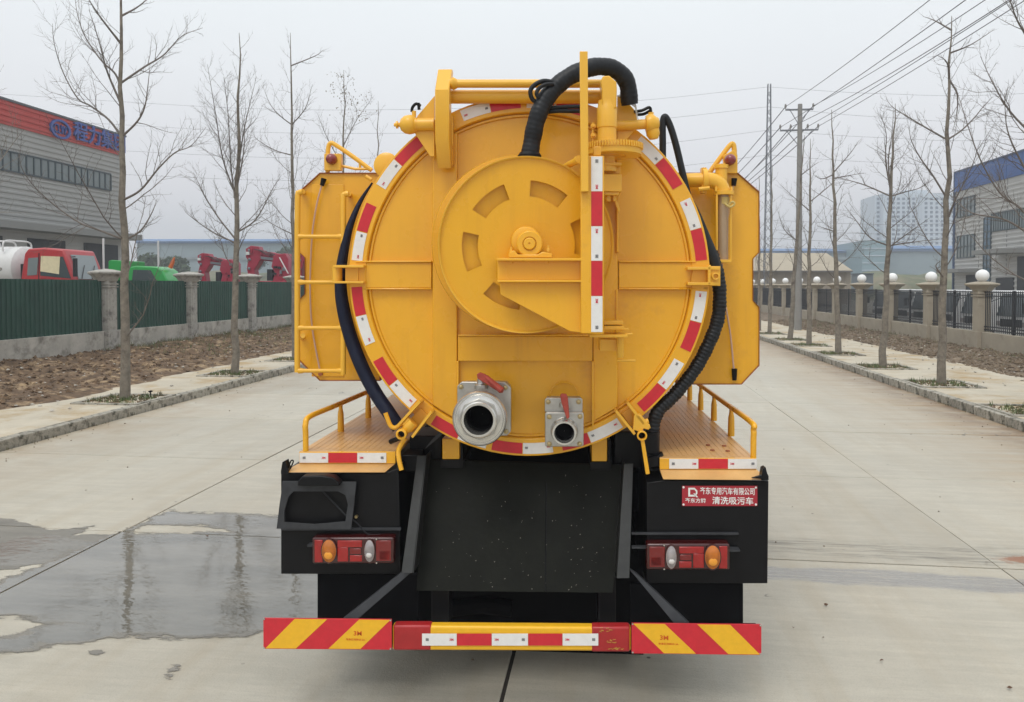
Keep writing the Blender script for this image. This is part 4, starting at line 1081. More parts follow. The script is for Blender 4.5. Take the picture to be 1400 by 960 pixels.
# =================================================================== THE PLACE
def concrete_mat(name, base, dark, road=False, scale=1.0):
    m = bpy.data.materials.new(name); m.use_nodes = True
    nt = m.node_tree; n, l = nt.nodes, nt.links; b = n['Principled BSDF']
    geo = n.new('ShaderNodeNewGeometry'); pos = geo.outputs['Position']
    def tex(scale, detail=8, rough=.6, vec=None, dist=0):
        t = n.new('ShaderNodeTexNoise'); t.inputs['Scale'].default_value = scale; t.inputs['Detail'].default_value = detail; t.inputs['Roughness'].default_value = rough
        t.inputs['Distortion'].default_value = dist
        l.new(vec or pos, t.inputs['Vector']); return t.outputs['Fac']
    def mr(v, a, b_, c=0, d=1):
        t = n.new('ShaderNodeMapRange'); t.inputs['From Min'].default_value = a; t.inputs['From Max'].default_value = b_; t.inputs['To Min'].default_value = c; t.inputs['To Max'].default_value = d
        l.new(v, t.inputs['Value']); return t.outputs[0]
    def mix(f, a, b_):
        t = n.new('ShaderNodeMix'); t.data_type = 'RGBA'
        if isinstance(f, float): t.inputs['Factor'].default_value = f
        else: l.new(f, t.inputs['Factor'])
        for s_, v in (('A', a), ('B', b_)):
            if isinstance(v, tuple): t.inputs[s_].default_value = (*v, 1)
            else: l.new(v, t.inputs[s_])
        return t.outputs['Result']
    def mul(a, b_):
        t = n.new('ShaderNodeMath'); t.operation = 'MULTIPLY'
        for i, v in enumerate((a, b_)):
            if isinstance(v, (int, float)): t.inputs[i].default_value = v
            else: l.new(v, t.inputs[i])
        return t.outputs[0]
    st = n.new('ShaderNodeMapping'); st.inputs['Scale'].default_value = (.35, 3.2, 1); l.new(pos, st.inputs['Vector'])   # brushed across the road
    st2 = n.new('ShaderNodeMapping'); st2.inputs['Scale'].default_value = (2.2, .22, 1); l.new(pos, st2.inputs['Vector'])
    c = mix(mr(tex(.45 * scale), .3, .7), base, dark)
    c = mix(mr(tex(3.5 * scale, 10, .7), .38, .68, 0, .6), c, tuple(x * .76 for x in base))
    c = mix(mr(tex(2.6, 8, .65, st.outputs[0]), .45, .75, 0, .5), c, tuple(x * 1.2 for x in base))
    st3 = n.new('ShaderNodeMapping'); st3.inputs['Scale'].default_value = (.9, 14, 1); l.new(pos, st3.inputs['Vector'])
    c = mix(mr(tex(2.2, 9, .7, st3.outputs[0]), .52, .70, 0, .55), c, tuple(x * .72 for x in base))
    c = mix(mr(tex(120, 3), .52, .75, 0, .6), c, tuple(x * .55 for x in base))
    c = mix(mr(tex(18, 8, .75), .55, .72, 0, .5), c, tuple(x * .68 for x in base))
    rough = .5
    if road:
        sep = n.new('ShaderNodeSeparateXYZ'); l.new(pos, sep.inputs[0])
        X, Y = sep.outputs['X'], sep.outputs['Y']
        # wheel tracks, long brushed streaks
        c = mix(mr(tex(1.3, 8, .7, st2.outputs[0]), .46, .70, 0, .5), c, (.36, .30, .21))
        # earth washed from the right kerb and a little along the left one
        e1 = mul(mr(X, 3.7, 6.4), mr(tex(1.1, 10, .7, st.outputs[0], .6), .34, .62))
        c = mix(e1, c, (.33, .215, .105))
        e1b = mul(mr(X, 5.2, 6.3), mr(tex(2.0, 8, .7), .3, .6)); c = mix(e1b, c, (.16, .10, .055))
        e2 = mul(mr(X, -6.0, -8.2), mr(tex(1.4, 8, .7), .35, .7)); c = mix(e2, c, (.30, .21, .12))
        # thin dark stains and spots
        vor = n.new('ShaderNodeTexVoronoi'); vor.inputs['Scale'].default_value = 3.4; vor.inputs['Randomness'].default_value = 1; l.new(pos, vor.inputs['Vector'])
        sp = mul(mr(vor.outputs['Distance'], .05, .03), mr(tex(1.7), .5, .56)); c = mix(sp, c, (.09, .08, .065))
        # thin cracks
        vo = n.new('ShaderNodeTexVoronoi'); vo.feature = 'DISTANCE_TO_EDGE'; vo.inputs['Scale'].default_value = .3
        dn = n.new('ShaderNodeVectorMath'); dn.operation = 'ADD'; tx = n.new('ShaderNodeTexNoise'); tx.inputs['Scale'].default_value = 2.5; tx.inputs['Detail'].default_value = 6
        l.new(pos, tx.inputs['Vector']); l.new(pos, dn.inputs[0]); l.new(tx.outputs['Color'], dn.inputs[1]); l.new(dn.outputs[0], vo.inputs['Vector'])
        cr = mul(mr(vo.outputs['Distance'], .0045, .0015), mr(tex(.25), .57, .60)); c = mix(cr, c, (.12, .11, .09))
        # damp streaks that run across the road to the right of the lorry
        def band(y, w, x0, thr):
            yn = n.new('ShaderNodeMath'); yn.operation = 'ADD'; l.new(Y, yn.inputs[0]); l.new(mr(tex(.8, 5, .6), .2, .8, -.13, .13), yn.inputs[1])
            d = n.new('ShaderNodeMath'); d.operation = 'SUBTRACT'; l.new(yn.outputs[0], d.inputs[0]); d.inputs[1].default_value = y
            a = n.new('ShaderNodeMath'); a.operation = 'ABSOLUTE'; l.new(d.outputs[0], a.inputs[0])
            return mul(mul(mr(a.outputs[0], w, w * .7), mr(X, x0, x0 + .6)), mr(tex(1.8, 10, .75, st3.outputs[0]), thr, thr + .16))
        wet = band(6.02, .17, .6, .33); wet2 = band(6.66, .26, .6, .46)
        c = mix(mul(wet, .62), c, (.20, .20, .21)); c = mix(mul(wet2, .75), c, (.13, .12, .10))
        # a patch of red earth beside the joint
        def spot(cx, cy, rx, ry):
            mp = n.new('ShaderNodeMapping'); mp.inputs['Location'].default_value = (-cx / rx, -cy / ry, 0); mp.inputs['Scale'].default_value = (1 / rx, 1 / ry, 0); l.new(pos, mp.inputs['Vector'])
            ln_ = n.new('ShaderNodeVectorMath'); ln_.operation = 'LENGTH'; l.new(mp.outputs[0], ln_.inputs[0])
            ad = n.new('ShaderNodeMath'); ad.operation = 'ADD'; l.new(ln_.outputs['Value'], ad.inputs[0]); l.new(mr(tex(5, 8, .7), .25, .75, -.5, .5), ad.inputs[1])
            return mr(ad.outputs[0], 1.0, .75)
        c = mix(mul(spot(3.62, 6.55, .55, .13), .85), c, (.25, .095, .04))
        rv = mr(wet, 0, 1, .5, .25)
        l.new(rv, b.inputs['Roughness'])
        oi = n.new('ShaderNodeObjectInfo'); v = mr(oi.outputs['Random'], 0, 1, .93, 1.05)
        s_ = n.new('ShaderNodeVectorMath'); s_.operation = 'SCALE'; l.new(c, s_.inputs[0]); l.new(v, s_.inputs['Scale']); c = s_.outputs[0]
    else:
        b.inputs['Roughness'].default_value = .8
    l.new(c, b.inputs['Base Color'])
    bp = n.new('ShaderNodeBump'); bp.inputs['Strength'].default_value = .28; bp.inputs['Distance'].default_value = .01
    l.new(tex(55, 6, .7), bp.inputs['Height']); l.new(bp.outputs[0], b.inputs['Normal'])
    return m

ROAD = concrete_mat('road_concrete', (.475, .440, .360), (.40, .373, .31), road=True)
JOINT = mat('joint_dirt', (.035, .03, .025), .9, noise_amt=.4, noise_scale=3)
KERB = mat('weathered_kerb', (.36, .335, .28), .8, noise_amt=.28, noise_scale=7, rand=.15, bump=.4, bump_scale=25, dirt=((.075, .07, .05), .47, .62, 9.0))
PAVE = mat('dusty_paving', (.47, .42, .33), .85, noise_amt=.12, noise_scale=2.0, bump=.3, bump_scale=30, dirt=((.36, .25, .12), .48, .66, .9))
SOIL = mat('churned_soil', (.118, .074, .042), .95, noise_amt=.6, noise_scale=6, bump=1.0, bump_scale=18, dirt=((.33, .235, .135), .52, .66, 3.0))
SOILR = mat('grey_brown_soil', (.15, .11, .072), .95, noise_amt=.4, noise_scale=4.5, bump=.9, bump_scale=14, dirt=((.28, .23, .17), .54, .7, 6.0))
YARD = mat('yard_ground', (.25, .23, .19), .9, noise_amt=.2, noise_scale=.15)
GRASS = mat('grass_blades', (.075, .115, .03), .7, noise_amt=.4, noise_scale=3)
WEED = mat('dry_weeds', (.14, .125, .06), .8, noise_amt=.4, noise_scale=3)
BARK = mat('grey_bark', (.185, .162, .13), .9, noise_amt=.35, noise_scale=9, bump=.5, bump_scale=30, dirt=((.08, .062, .05), .52, .66, 4.0))
TWIG = mat('bare_twigs', (.145, .125, .110), .85, noise_amt=.3, noise_scale=2)
TWIGL = mat('pale_bare_twigs', (.24, .215, .19), .85, noise_amt=.3, noise_scale=2)
WALLC = mat('stained_concrete_wall', (.42, .395, .35), .9, noise_amt=.2, noise_scale=3, bump=.3, bump_scale=12, dirt=((.15, .135, .11), .5, .72, 2.5))
PILL = mat('grey_stone_pillar', (.37, .35, .315), .85, noise_amt=.2, noise_scale=5, bump=.2, dirt=((.12, .11, .10), .5, .7, 4))
GREENP = mat('green_sheet_metal', (.016, .062, .045), .42, noise_amt=.22, noise_scale=1.5, rand=.12, dirt=((.07, .085, .065), .63, .8, 2.2))
BEIGE = mat('beige_render', (.35, .305, .235), .85, noise_amt=.1, noise_scale=2, dirt=((.22, .18, .13), .55, .8, 1.5))
IRON = mat('black_iron', (.012, .013, .016), .5)
GLOBE = mat('opal_globe', (.80, .80, .79), .5)
CLAD = mat('grey_cladding', (.41, .41, .40), .6, noise_amt=.06, noise_scale=.5)
CLADR = mat('light_grey_cladding', (.50, .495, .48), .6, noise_amt=.06, noise_scale=.5)
BANDR = mat('red_cladding', (.52, .075, .065), .5, noise_amt=.06, noise_scale=.5)
BANDB = mat('blue_cladding', (.07, .15, .40), .5, noise_amt=.1, noise_scale=.5, rand=.06)
SIGNB = mat('blue_letters', (.05, .09, .32), .5)
GLASS = mat('window_glass', (.05, .065, .07), .08, noise_amt=.2, noise_scale=.4)
GLASSB = mat('pale_window_glass', (.17, .20, .205), .12, noise_amt=.3, noise_scale=.3)
FRAMEM = mat('window_frame_paint', (.03, .05, .06), .5)
DARKD = mat('dark_opening', (.02, .022, .024), .6)
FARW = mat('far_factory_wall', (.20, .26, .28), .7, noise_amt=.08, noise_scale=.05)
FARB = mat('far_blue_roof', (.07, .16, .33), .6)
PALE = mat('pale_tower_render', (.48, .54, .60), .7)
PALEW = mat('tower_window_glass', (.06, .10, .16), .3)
POLEM = mat('grey_concrete_pole', (.235, .228, .215), .8, noise_amt=.1, noise_scale=3)
STEEL = mat('galvanised_steel', (.18, .19, .21), .5, .3)
WIRE = mat('overhead_wire', (.07, .07, .08), .6)
CREAM = mat('tan_wall', (.34, .285, .22), .85, noise_amt=.1, noise_scale=.6)
CREAMR = mat('tan_roof', (.36, .31, .23), .8, noise_amt=.1, noise_scale=.4)
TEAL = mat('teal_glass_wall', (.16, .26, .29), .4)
HILLM = mat('scrub_slope', (.10, .11, .055), .9, noise_amt=.5, noise_scale=.2, dirt=((.2, .16, .1), .5, .65, .12))
CANOPY = mat('dense_foliage', (.045, .07, .03), .8, noise_amt=.5, noise_scale=.5)
CABR = mat('red_cab_paint', (.40, .035, .04), .35, coat=.3, noise_amt=.08, noise_scale=1)
CABG = mat('green_cab_paint', (.02, .30, .06), .35, coat=.3)
CABW = mat('white_cab_paint', (.62, .62, .61), .4, coat=.2, noise_amt=.05)
CRANE = mat('red_crane_paint', (.30, .02, .045), .4, noise_amt=.15, noise_scale=1)

JX = [-8.0, -4.3, -.55, 3.05, 6.25]
Y0J, DYJ = 6.35, 2.85
# one ground sheet out to the horizon
mb = MB(); mb.add([(-3000, -800, -.06), (3000, -800, -.06), (3000, 5000, -.06), (-3000, 5000, -.06)], [(0, 1, 2, 3)])
tag(mb.build('ground', YARD, smooth=False), kind='structure')
# road: bed with dirt in the joints, then every slab
mb = MB(); mb.box((JX[0], -12, -.05), (JX[-1], 400, -.012))
road = tag(mb.build('road', JOINT, smooth=False), kind='structure')
slab_me = {}
rr = random.Random(11)
for c_ in range(4):
    wx = JX[c_ + 1] - JX[c_]
    mb = MB(); g = .010; gr = .004 if c_ == 2 else g; gl = .004 if c_ == 3 else g
    mb.box((gl, g, -.045), (wx - gr, DYJ - g, 0)); o = mb.build('slab', ROAD, road, bevel=.005)
    for r_ in range(-6, 26):
        s_ = o if r_ == -6 else o.copy()
        if r_ != -6: COL.objects.link(s_)
        s_.location = (JX[c_] + rr.uniform(-.002, .002), Y0J + r_ * DYJ, rr.uniform(-.002, .0015)); s_.rotation_euler = (0, 0, rr.uniform(-.0006, .0006))
mb = MB(); y_far = Y0J + 26 * DYJ
for c_ in range(4):
    for r_ in range(0, 110):
        mb.box((JX[c_] + .01, y_far + r_ * DYJ + .01, -.045), (JX[c_ + 1] - .01, y_far + (r_ + 1) * DYJ - .01, -.001))
tag(mb.build('far_slabs', ROAD, road, smooth=False), kind='stuff')

# puddle: a film of water and the damp concrete round it
def poly_sd(P, x, y):
    """signed distance to an outline on the ground, positive inside"""
    best = 1e9; ins = False; n_ = len(P)
    for a in range(n_):
        x0, y0 = P[a]; x1, y1 = P[(a + 1) % n_]
        dx, dy = x1 - x0, y1 - y0; t = max(0, min(1, ((x - x0) * dx + (y - y0) * dy) / (dx * dx + dy * dy + 1e-12)))
        d = math.hypot(x - x0 - dx * t, y - y0 - dy * t); best = min(best, d)
        if (y0 > y) != (y1 > y) and x < x0 + (y - y0) * dx / dy: ins = not ins
    return best if ins else -best
G = lambda L_: [tuple(on_z(a, b_, 0).xy) for a, b_ in L_]
water = [G([(-120, 846), (-20, 808), (60, 775), (140, 738), (165, 730), (205, 712), (235, 698), (262, 702), (300, 703), (350, 705), (385, 708), (470, 712), (520, 770), (500, 840), (370, 858), (345, 866), (240, 873),
            (150, 868), (70, 884), (0, 890), (-60, 896), (-160, 905)])]
dry = [G([(-160, 852), (20, 842), (70, 846), (115, 853), (60, 858), (40, 866), (-10, 876), (-160, 884)]), G([(180, 722), (200, 718), (250, 717), (320, 720), (322, 729), (250, 731), (178, 731)])]
damp = [G([(-200, 706), (-60, 712), (20, 710), (36, 718), (70, 724), (128, 719), (105, 731), (158, 733), (80, 768), (-60, 790), (-220, 800)]),
        G([(110, 885), (135, 885), (140, 893), (125, 898), (118, 892)]), G([(235, 905), (250, 903), (252, 914), (235, 924), (226, 920)]), G([(60, 803), (90, 806), (80, 812), (55, 810)])]
film = [G([(-200, 712), (0, 735), (90, 728), (150, 733), (70, 768), (-60, 786), (-220, 796)])]
x0_, x1_, y0_, y1_, st_ = -7.4, -1.0, 3.9, 7.4, .035
nx, ny = int((x1_ - x0_) / st_), int((y1_ - y0_) / st_)
mb = MB(); mb.keep = True; vs, aw, ad, af = [], [], [], []
for j in range(ny + 1):
    for i in range(nx + 1):
        x, y = x0_ + i * st_, y0_ + j * st_; vs.append((x, y, .0045))
        w = max(poly_sd(p, x, y) for p in water); w = min(w, -max(poly_sd(p, x, y) for p in dry))
        aw.append(w); ad.append(max(poly_sd(p, x, y) for p in damp)); af.append(max(poly_sd(p, x, y) for p in film))
mb.add(vs, [(j * (nx + 1) + i, j * (nx + 1) + i + 1, (j + 1) * (nx + 1) + i + 1, (j + 1) * (nx + 1) + i) for j in range(ny) for i in range(nx)
            if max(aw[j * (nx + 1) + i], ad[j * (nx + 1) + i]) > -.22])
wm = bpy.data.materials.new('wet_road'); wm.use_nodes = True
n, l = wm.node_tree.nodes, wm.node_tree.links; n.clear()
geo = n.new('ShaderNodeNewGeometry'); pos = geo.outputs['Position']
def NT(sc_, det=6, ro=.6, vec=None):
    t = n.new('ShaderNodeTexNoise'); t.inputs['Scale'].default_value = sc_; t.inputs['Detail'].default_value = det; t.inputs['Roughness'].default_value = ro; l.new(vec or pos, t.inputs['Vector']); return t.outputs['Fac']
def MR(v, a, b_, c=0, d=1):
    t = n.new('ShaderNodeMapRange'); t.inputs['From Min'].default_value = a; t.inputs['From Max'].default_value = b_; t.inputs['To Min'].default_value = c; t.inputs['To Max'].default_value = d; l.new(v, t.inputs['Value']); return t.outputs[0]
def MT(op, a, b_):
    t = n.new('ShaderNodeMath'); t.operation = op
    for i, v in enumerate((a, b_)):
        if isinstance(v, (int, float)): t.inputs[i].default_value = v
        else: l.new(v, t.inputs[i])
    return t.outputs[0]
mpn = n.new('ShaderNodeMapping'); mpn.inputs['Scale'].default_value = (.8, 2.2, 1); l.new(pos, mpn.inputs['Vector'])
edge = MR(NT(2.6, 9, .68, mpn.outputs[0]), .3, .7, -.085, .085)
def AT(nm): t = n.new('ShaderNodeAttribute'); t.attribute_name = nm; return t.outputs['Fac']
w = MT('ADD', AT('water'), edge); d_ = MT('ADD', AT('damp'), edge); f_ = MT('ADD', AT('film'), MR(NT(1.6, 8, .7, mpn.outputs[0]), .3, .7, -.35, .25))
mW = MR(w, 0, .008); mD = MT('MAXIMUM', MR(d_, 0, .02), MR(w, -.05, -.02)); mF = MT('MULTIPLY', MR(f_, 0, .06, 0, .45), MR(d_, .0, .02))
sep = n.new('ShaderNodeSeparateXYZ'); l.new(pos, sep.inputs[0])
def GAP(v, c0, w0): return MR(MT('ABSOLUTE', MT('SUBTRACT', v, c0), 0), w0 * .8, w0)      # the film breaks at the open slab joints
gap = MT('MULTIPLY', MT('MULTIPLY', GAP(sep.outputs['X'], -4.3, .012), GAP(sep.outputs['Y'], 6.35, .010)), 1)
mW2 = MT('MULTIPLY', MT('MAXIMUM', mW, mF), gap); mD = MT('MULTIPLY', mD, gap)
pw = n.new('ShaderNodeBsdfPrincipled'); pw.inputs['Roughness'].default_value = .03; pw.inputs['IOR'].default_value = 1.75; pw.inputs['Specular IOR Level'].default_value = .6
cr = n.new('ShaderNodeValToRGB'); cr.color_ramp.elements[0].position = .32; cr.color_ramp.elements[0].color = (.11, .104, .088, 1); cr.color_ramp.elements[1].position = .7; cr.color_ramp.elements[1].color = (.21, .197, .168, 1)
mp2 = n.new('ShaderNodeMapping'); mp2.inputs['Scale'].default_value = (.5, 2, 1); l.new(pos, mp2.inputs['Vector'])
l.new(NT(1.5, 8, .65, mp2.outputs[0]), cr.inputs[0]); l.new(cr.outputs[0], pw.inputs['Base Color'])
mp3 = n.new('ShaderNodeMapping'); mp3.inputs['Scale'].default_value = (1, 1.7, 1); l.new(pos, mp3.inputs['Vector'])
bp = n.new('ShaderNodeBump'); bp.inputs['Strength'].default_value = .35; bp.inputs['Distance'].default_value = .006
l.new(MT('MULTIPLY', NT(8.5, 2, .5, mp3.outputs[0]), MR(NT(.8, 3), .35, .65, .15, 1.2)), bp.inputs['Height']); l.new(bp.outputs[0], pw.inputs['Normal'])
pd = n.new('ShaderNodeBsdfPrincipled'); pd.inputs['Roughness'].default_value = .33; pd.inputs['Specular IOR Level'].default_value = .5
cd = n.new('ShaderNodeValToRGB'); cd.color_ramp.elements[0].position = .3; cd.color_ramp.elements[0].color = (.13, .12, .10, 1); cd.color_ramp.elements[1].position = .7; cd.color_ramp.elements[1].color = (.23, .21, .175, 1)
l.new(NT(2.2, 9, .7, mp2.outputs[0]), cd.inputs[0]); l.new(cd.outputs[0], pd.inputs['Base Color'])
tr = n.new('ShaderNodeBsdfTransparent')
m1 = n.new('ShaderNodeMixShader'); l.new(mD, m1.inputs[0]); l.new(tr.outputs[0], m1.inputs[1]); l.new(pd.outputs[0], m1.inputs[2])
m2 = n.new('ShaderNodeMixShader'); l.new(mW2, m2.inputs[0]); l.new(m1.outputs[0], m2.inputs[1]); l.new(pw.outputs[0], m2.inputs[2])
ou = n.new('ShaderNodeOutputMaterial'); l.new(m2.outputs[0], ou.inputs['Surface'])
pu = tag(mb.build('puddle', wm, smooth=False), kind='structure')
for nm, arr in (('water', aw), ('damp', ad), ('film', af)):
    at_ = pu.data.attributes.new(nm, 'FLOAT', 'POINT'); at_.data.foreach_set('value', arr)

# loose bits on the road
mb = MB(); rr = random.Random(23)
def clod(mb, x, y, z, r, rr, flat=.7):
    vs = []
    for a, b_, c_ in ((1, 0, 0), (-1, 0, 0), (0, 1, 0), (0, -1, 0), (0, 0, 1), (0, 0, -1)):
        q = r * rr.uniform(.6, 1.25); vs.append((a * q + rr.uniform(-.3, .3) * r, b_ * q + rr.uniform(-.3, .3) * r, c_ * q * flat + rr.uniform(-.2, .2) * r))
    ca, sa = math.cos(rr.random() * 6.3), math.sin(rr.random() * 6.3); h = math.hypot(ca, sa); ca /= h; sa /= h
    vs = [(x + p[0] * ca - p[1] * sa, y + p[0] * sa + p[1] * ca, z + p[2]) for p in vs]
    mb.add(vs, [(0, 2, 4), (2, 1, 4), (1, 3, 4), (3, 0, 4), (2, 0, 5), (1, 2, 5), (3, 1, 5), (0, 3, 5)])
for k in range(420):
    x = rr.uniform(-7.9, 6.2); y = rr.uniform(4, 26)
    if rr.random() < .55: x = rr.choice([rr.uniform(5.3, 6.2), rr.uniform(-7.95, -7.5)])
    clod(mb, x, y, .004, rr.uniform(.004, .014), rr)
tag(mb.build('road_grit', SOILR, smooth=False), kind='stuff')
LEAFM = mat('dead_leaf', (.11, .06, .035), .8)
mb = MB()
for (px, py) in ((1083, 694), (1129, 828), (1125, 872), (1205, 904), (1085, 859), (1349, 770), (1380, 942), (283, 734)):
    p = on_z(px, py, .006); a = rr.random() * 6; s_ = rr.uniform(.006, .012)
    mb.add([(p.x + s_ * math.cos(a + q) * (1.6 if i % 2 == 0 else .7), p.y + s_ * math.sin(a + q), .008 + .012 * rr.random()) for i, q in enumerate((0, 1.2, 2.1, 3.2, 4.2, 5.2))], [(0, 1, 2, 3), (0, 3, 4, 5)])
tag(mb.build('fallen_leaves', LEAFM, smooth=False), kind='stuff')

# kerbs, one stone at a time
for side, x0, x1 in (('kerb', -8.16, -8.0), ('kerb', 6.25, 6.41)):
    mb = MB(); mb.box((x0 + .02, -10, -.05), (x1 - .02, 300, .1)); k_ = tag(mb.build(side, JOINT, smooth=False), kind='structure')
    mb = MB(); mb.box((-.08, .008, -.19), (.08, .992, 0)); st = mb.build('kerb_stone', KERB, k_, bevel=.014)
    for i in range(70):
        s_ = st if i == 0 else st.copy()
        if i: COL.objects.link(s_)
        s_.location = ((x0 + x1) / 2 + rr.uniform(-.008, .008), 3 + i, .145 + rr.uniform(-.008, .008)); s_.rotation_euler = (rr.uniform(-.006, .006), rr.uniform(-.03, .03), rr.uniform(-.008, .008))
    mb = MB(); mb.box((x0, 73, -.05), (x1, 300, .145)); mb.build('far_kerb', KERB, k_, bevel=.01)
def sheet(name, m, x0, x1, y0, y1, nx, ny, f, kind='structure', parent=None):
    mb = MB(); vs = []
    for j in range(ny + 1):
        v = j / ny; y = y0 + (y1 - y0) * v ** 1.7
        for i in range(nx + 1):
            x = x0 + (x1 - x0) * i / nx; vs.append((x, y, f(x, y)))
    mb.add(vs, [(j * (nx + 1) + i, j * (nx + 1) + i + 1, (j + 1) * (nx + 1) + i + 1, (j + 1) * (nx + 1) + i) for j in range(ny) for i in range(nx)])
    return tag(mb.build(name, m, angle=180), kind=kind)
def fbm(x, y, s): return noise.fractal(Vector((x * s, y * s, 3.3)), 1, 2, 5)
sheet('pavement', PAVE, -10.35, -8.14, 2, 300, 12, 260, lambda x, y: .142 + .006 * fbm(x, y, 2))
sheet('pavement', PAVE, 6.39, 9.5, 2, 300, 12, 260, lambda x, y: .142 + .006 * fbm(x, y, 2))
def soil_l(x, y):
    t = max(0, min(1, (-9.6 - x + .35 * fbm(0, y, .5)) / 4.6)); e = max(0, min(1, (-9.75 - x + .3 * fbm(1, y, .8)) / .35))
    return .13 + e * (.03 + .21 * t + (.10 * fbm(x, y, 1.6) + .05 * abs(fbm(x, y, 5))) * (.3 + min(1, t * 2.2)))
def soil_r(x, y):
    e = max(0, min(1, (x - 9.15 + .25 * fbm(1, y, .8)) / .3)); return .13 + e * (.035 + .05 * fbm(x, y, 1.5) + .055 * abs(fbm(x, y, 5)))
sheet('soil_bank', SOIL, -14.5, -9.3, 3, 110, 70, 420, soil_l)
sheet('soil_strip', SOILR, 9.0, 12.1, 3, 110, 46, 420, soil_r)
mb = MB()
for k in range(9000):
    y = 9 + 36 * rr.random() ** 1.6; x = rr.uniform(-14.2, -9.9); t = min(1, (-9.6 - x) / 2)
    if rr.random() > t + .15: continue
    clod(mb, x, y, soil_l(x, y) + .01, rr.choice([.012, .016, .022, .03, .04, .06]) * rr.uniform(.6, 1.3), rr)
tag(mb.build('soil_clods', SOIL, smooth=False), kind='stuff')
mb = MB()
for k in range(8000):
    y = 11 + 36 * rr.random() ** 1.6; x = rr.uniform(9.15, 11.95)
    clod(mb, x, y, soil_r(x, y) + .01, rr.choice([.018, .025, .035, .05, .07]) * rr.uniform(.6, 1.3), rr)
tag(mb.build('soil_clods', SOILR, smooth=False), kind='stuff')
mb = MB()
for k in range(420):
    y = rr.uniform(11, 34); x = rr.uniform(-13.8, -8.6); clod(mb, x, y, (soil_l(x, y) if x < -9.6 else .145) + .02, rr.uniform(.01, .045), rr, .5)
for k in range(220):
    y = rr.uniform(14, 34); x = rr.uniform(7, 11.8); clod(mb, x, y, (soil_r(x, y) if x > 9.2 else .145) + .02, rr.uniform(.015, .05), rr, .5)
tag(mb.build('rubble', mat('pale_rubble', (.42, .39, .34), .9, noise_amt=.2), smooth=False), kind='stuff')

# ------------------------------------------------------------------ trees
def grow(mb, start, dirn, length, rad, rr, level, up=.25, seg=5, tw=None, curl=.35):
    n = 8 if level < 1 else 6 if level < 2 else 5
    pts = [Vector(start)]; d = Vector(dirn).normalized()
    for i in range(n):
        d = (d + Vector((rr.gauss(0, 1), rr.gauss(0, 1), rr.gauss(0, 1))) * curl * .28 + Vector((0, 0, up)) * .35).normalized()
        pts.append(pts[-1] + d * length / n)
    rads = [rad * (1 - .8 * i / n) for i in range(n + 1)]
    mb.tube(pts, rads, seg, caps=False)
    return pts, rads
def subs(mb, pts, rads, rr, level, density, up, maxr):
    L = sum((pts[i + 1] - pts[i]).length for i in range(len(pts) - 1))
    cnt = max(1, int(L * density * 2.9 + rr.random()))
    for k in range(cnt):
        t = .18 + .8 * (k + rr.random()) / cnt
        f = t * (len(pts) - 1); i = min(int(f), len(pts) - 2); p = pts[i].lerp(pts[i + 1], f - i)
        tan = (pts[i + 1] - pts[i]).normalized()
        side = tan.cross(Vector((rr.gauss(0, 1), rr.gauss(0, 1), rr.gauss(0, 1)))).normalized()
        d = tan * rr.uniform(.45, 1.0) + side * rr.uniform(.5, .9)
        r0 = max(.0026, rads[i] * .45) if level > 1 else max(.0034, rads[i] * .5)
        l2 = min(maxr, L * rr.uniform(.22, .5)) * (1.15 - t * .6)
        q, qr = grow(mb, p, d, l2, min(r0, .012), rr, level + 1, up, 3 if level else 4, curl=.55)
        if level < 2 and l2 > .2: subs(mb, q, qr, rr, level + 1, density * 1.5, up, maxr * .5)
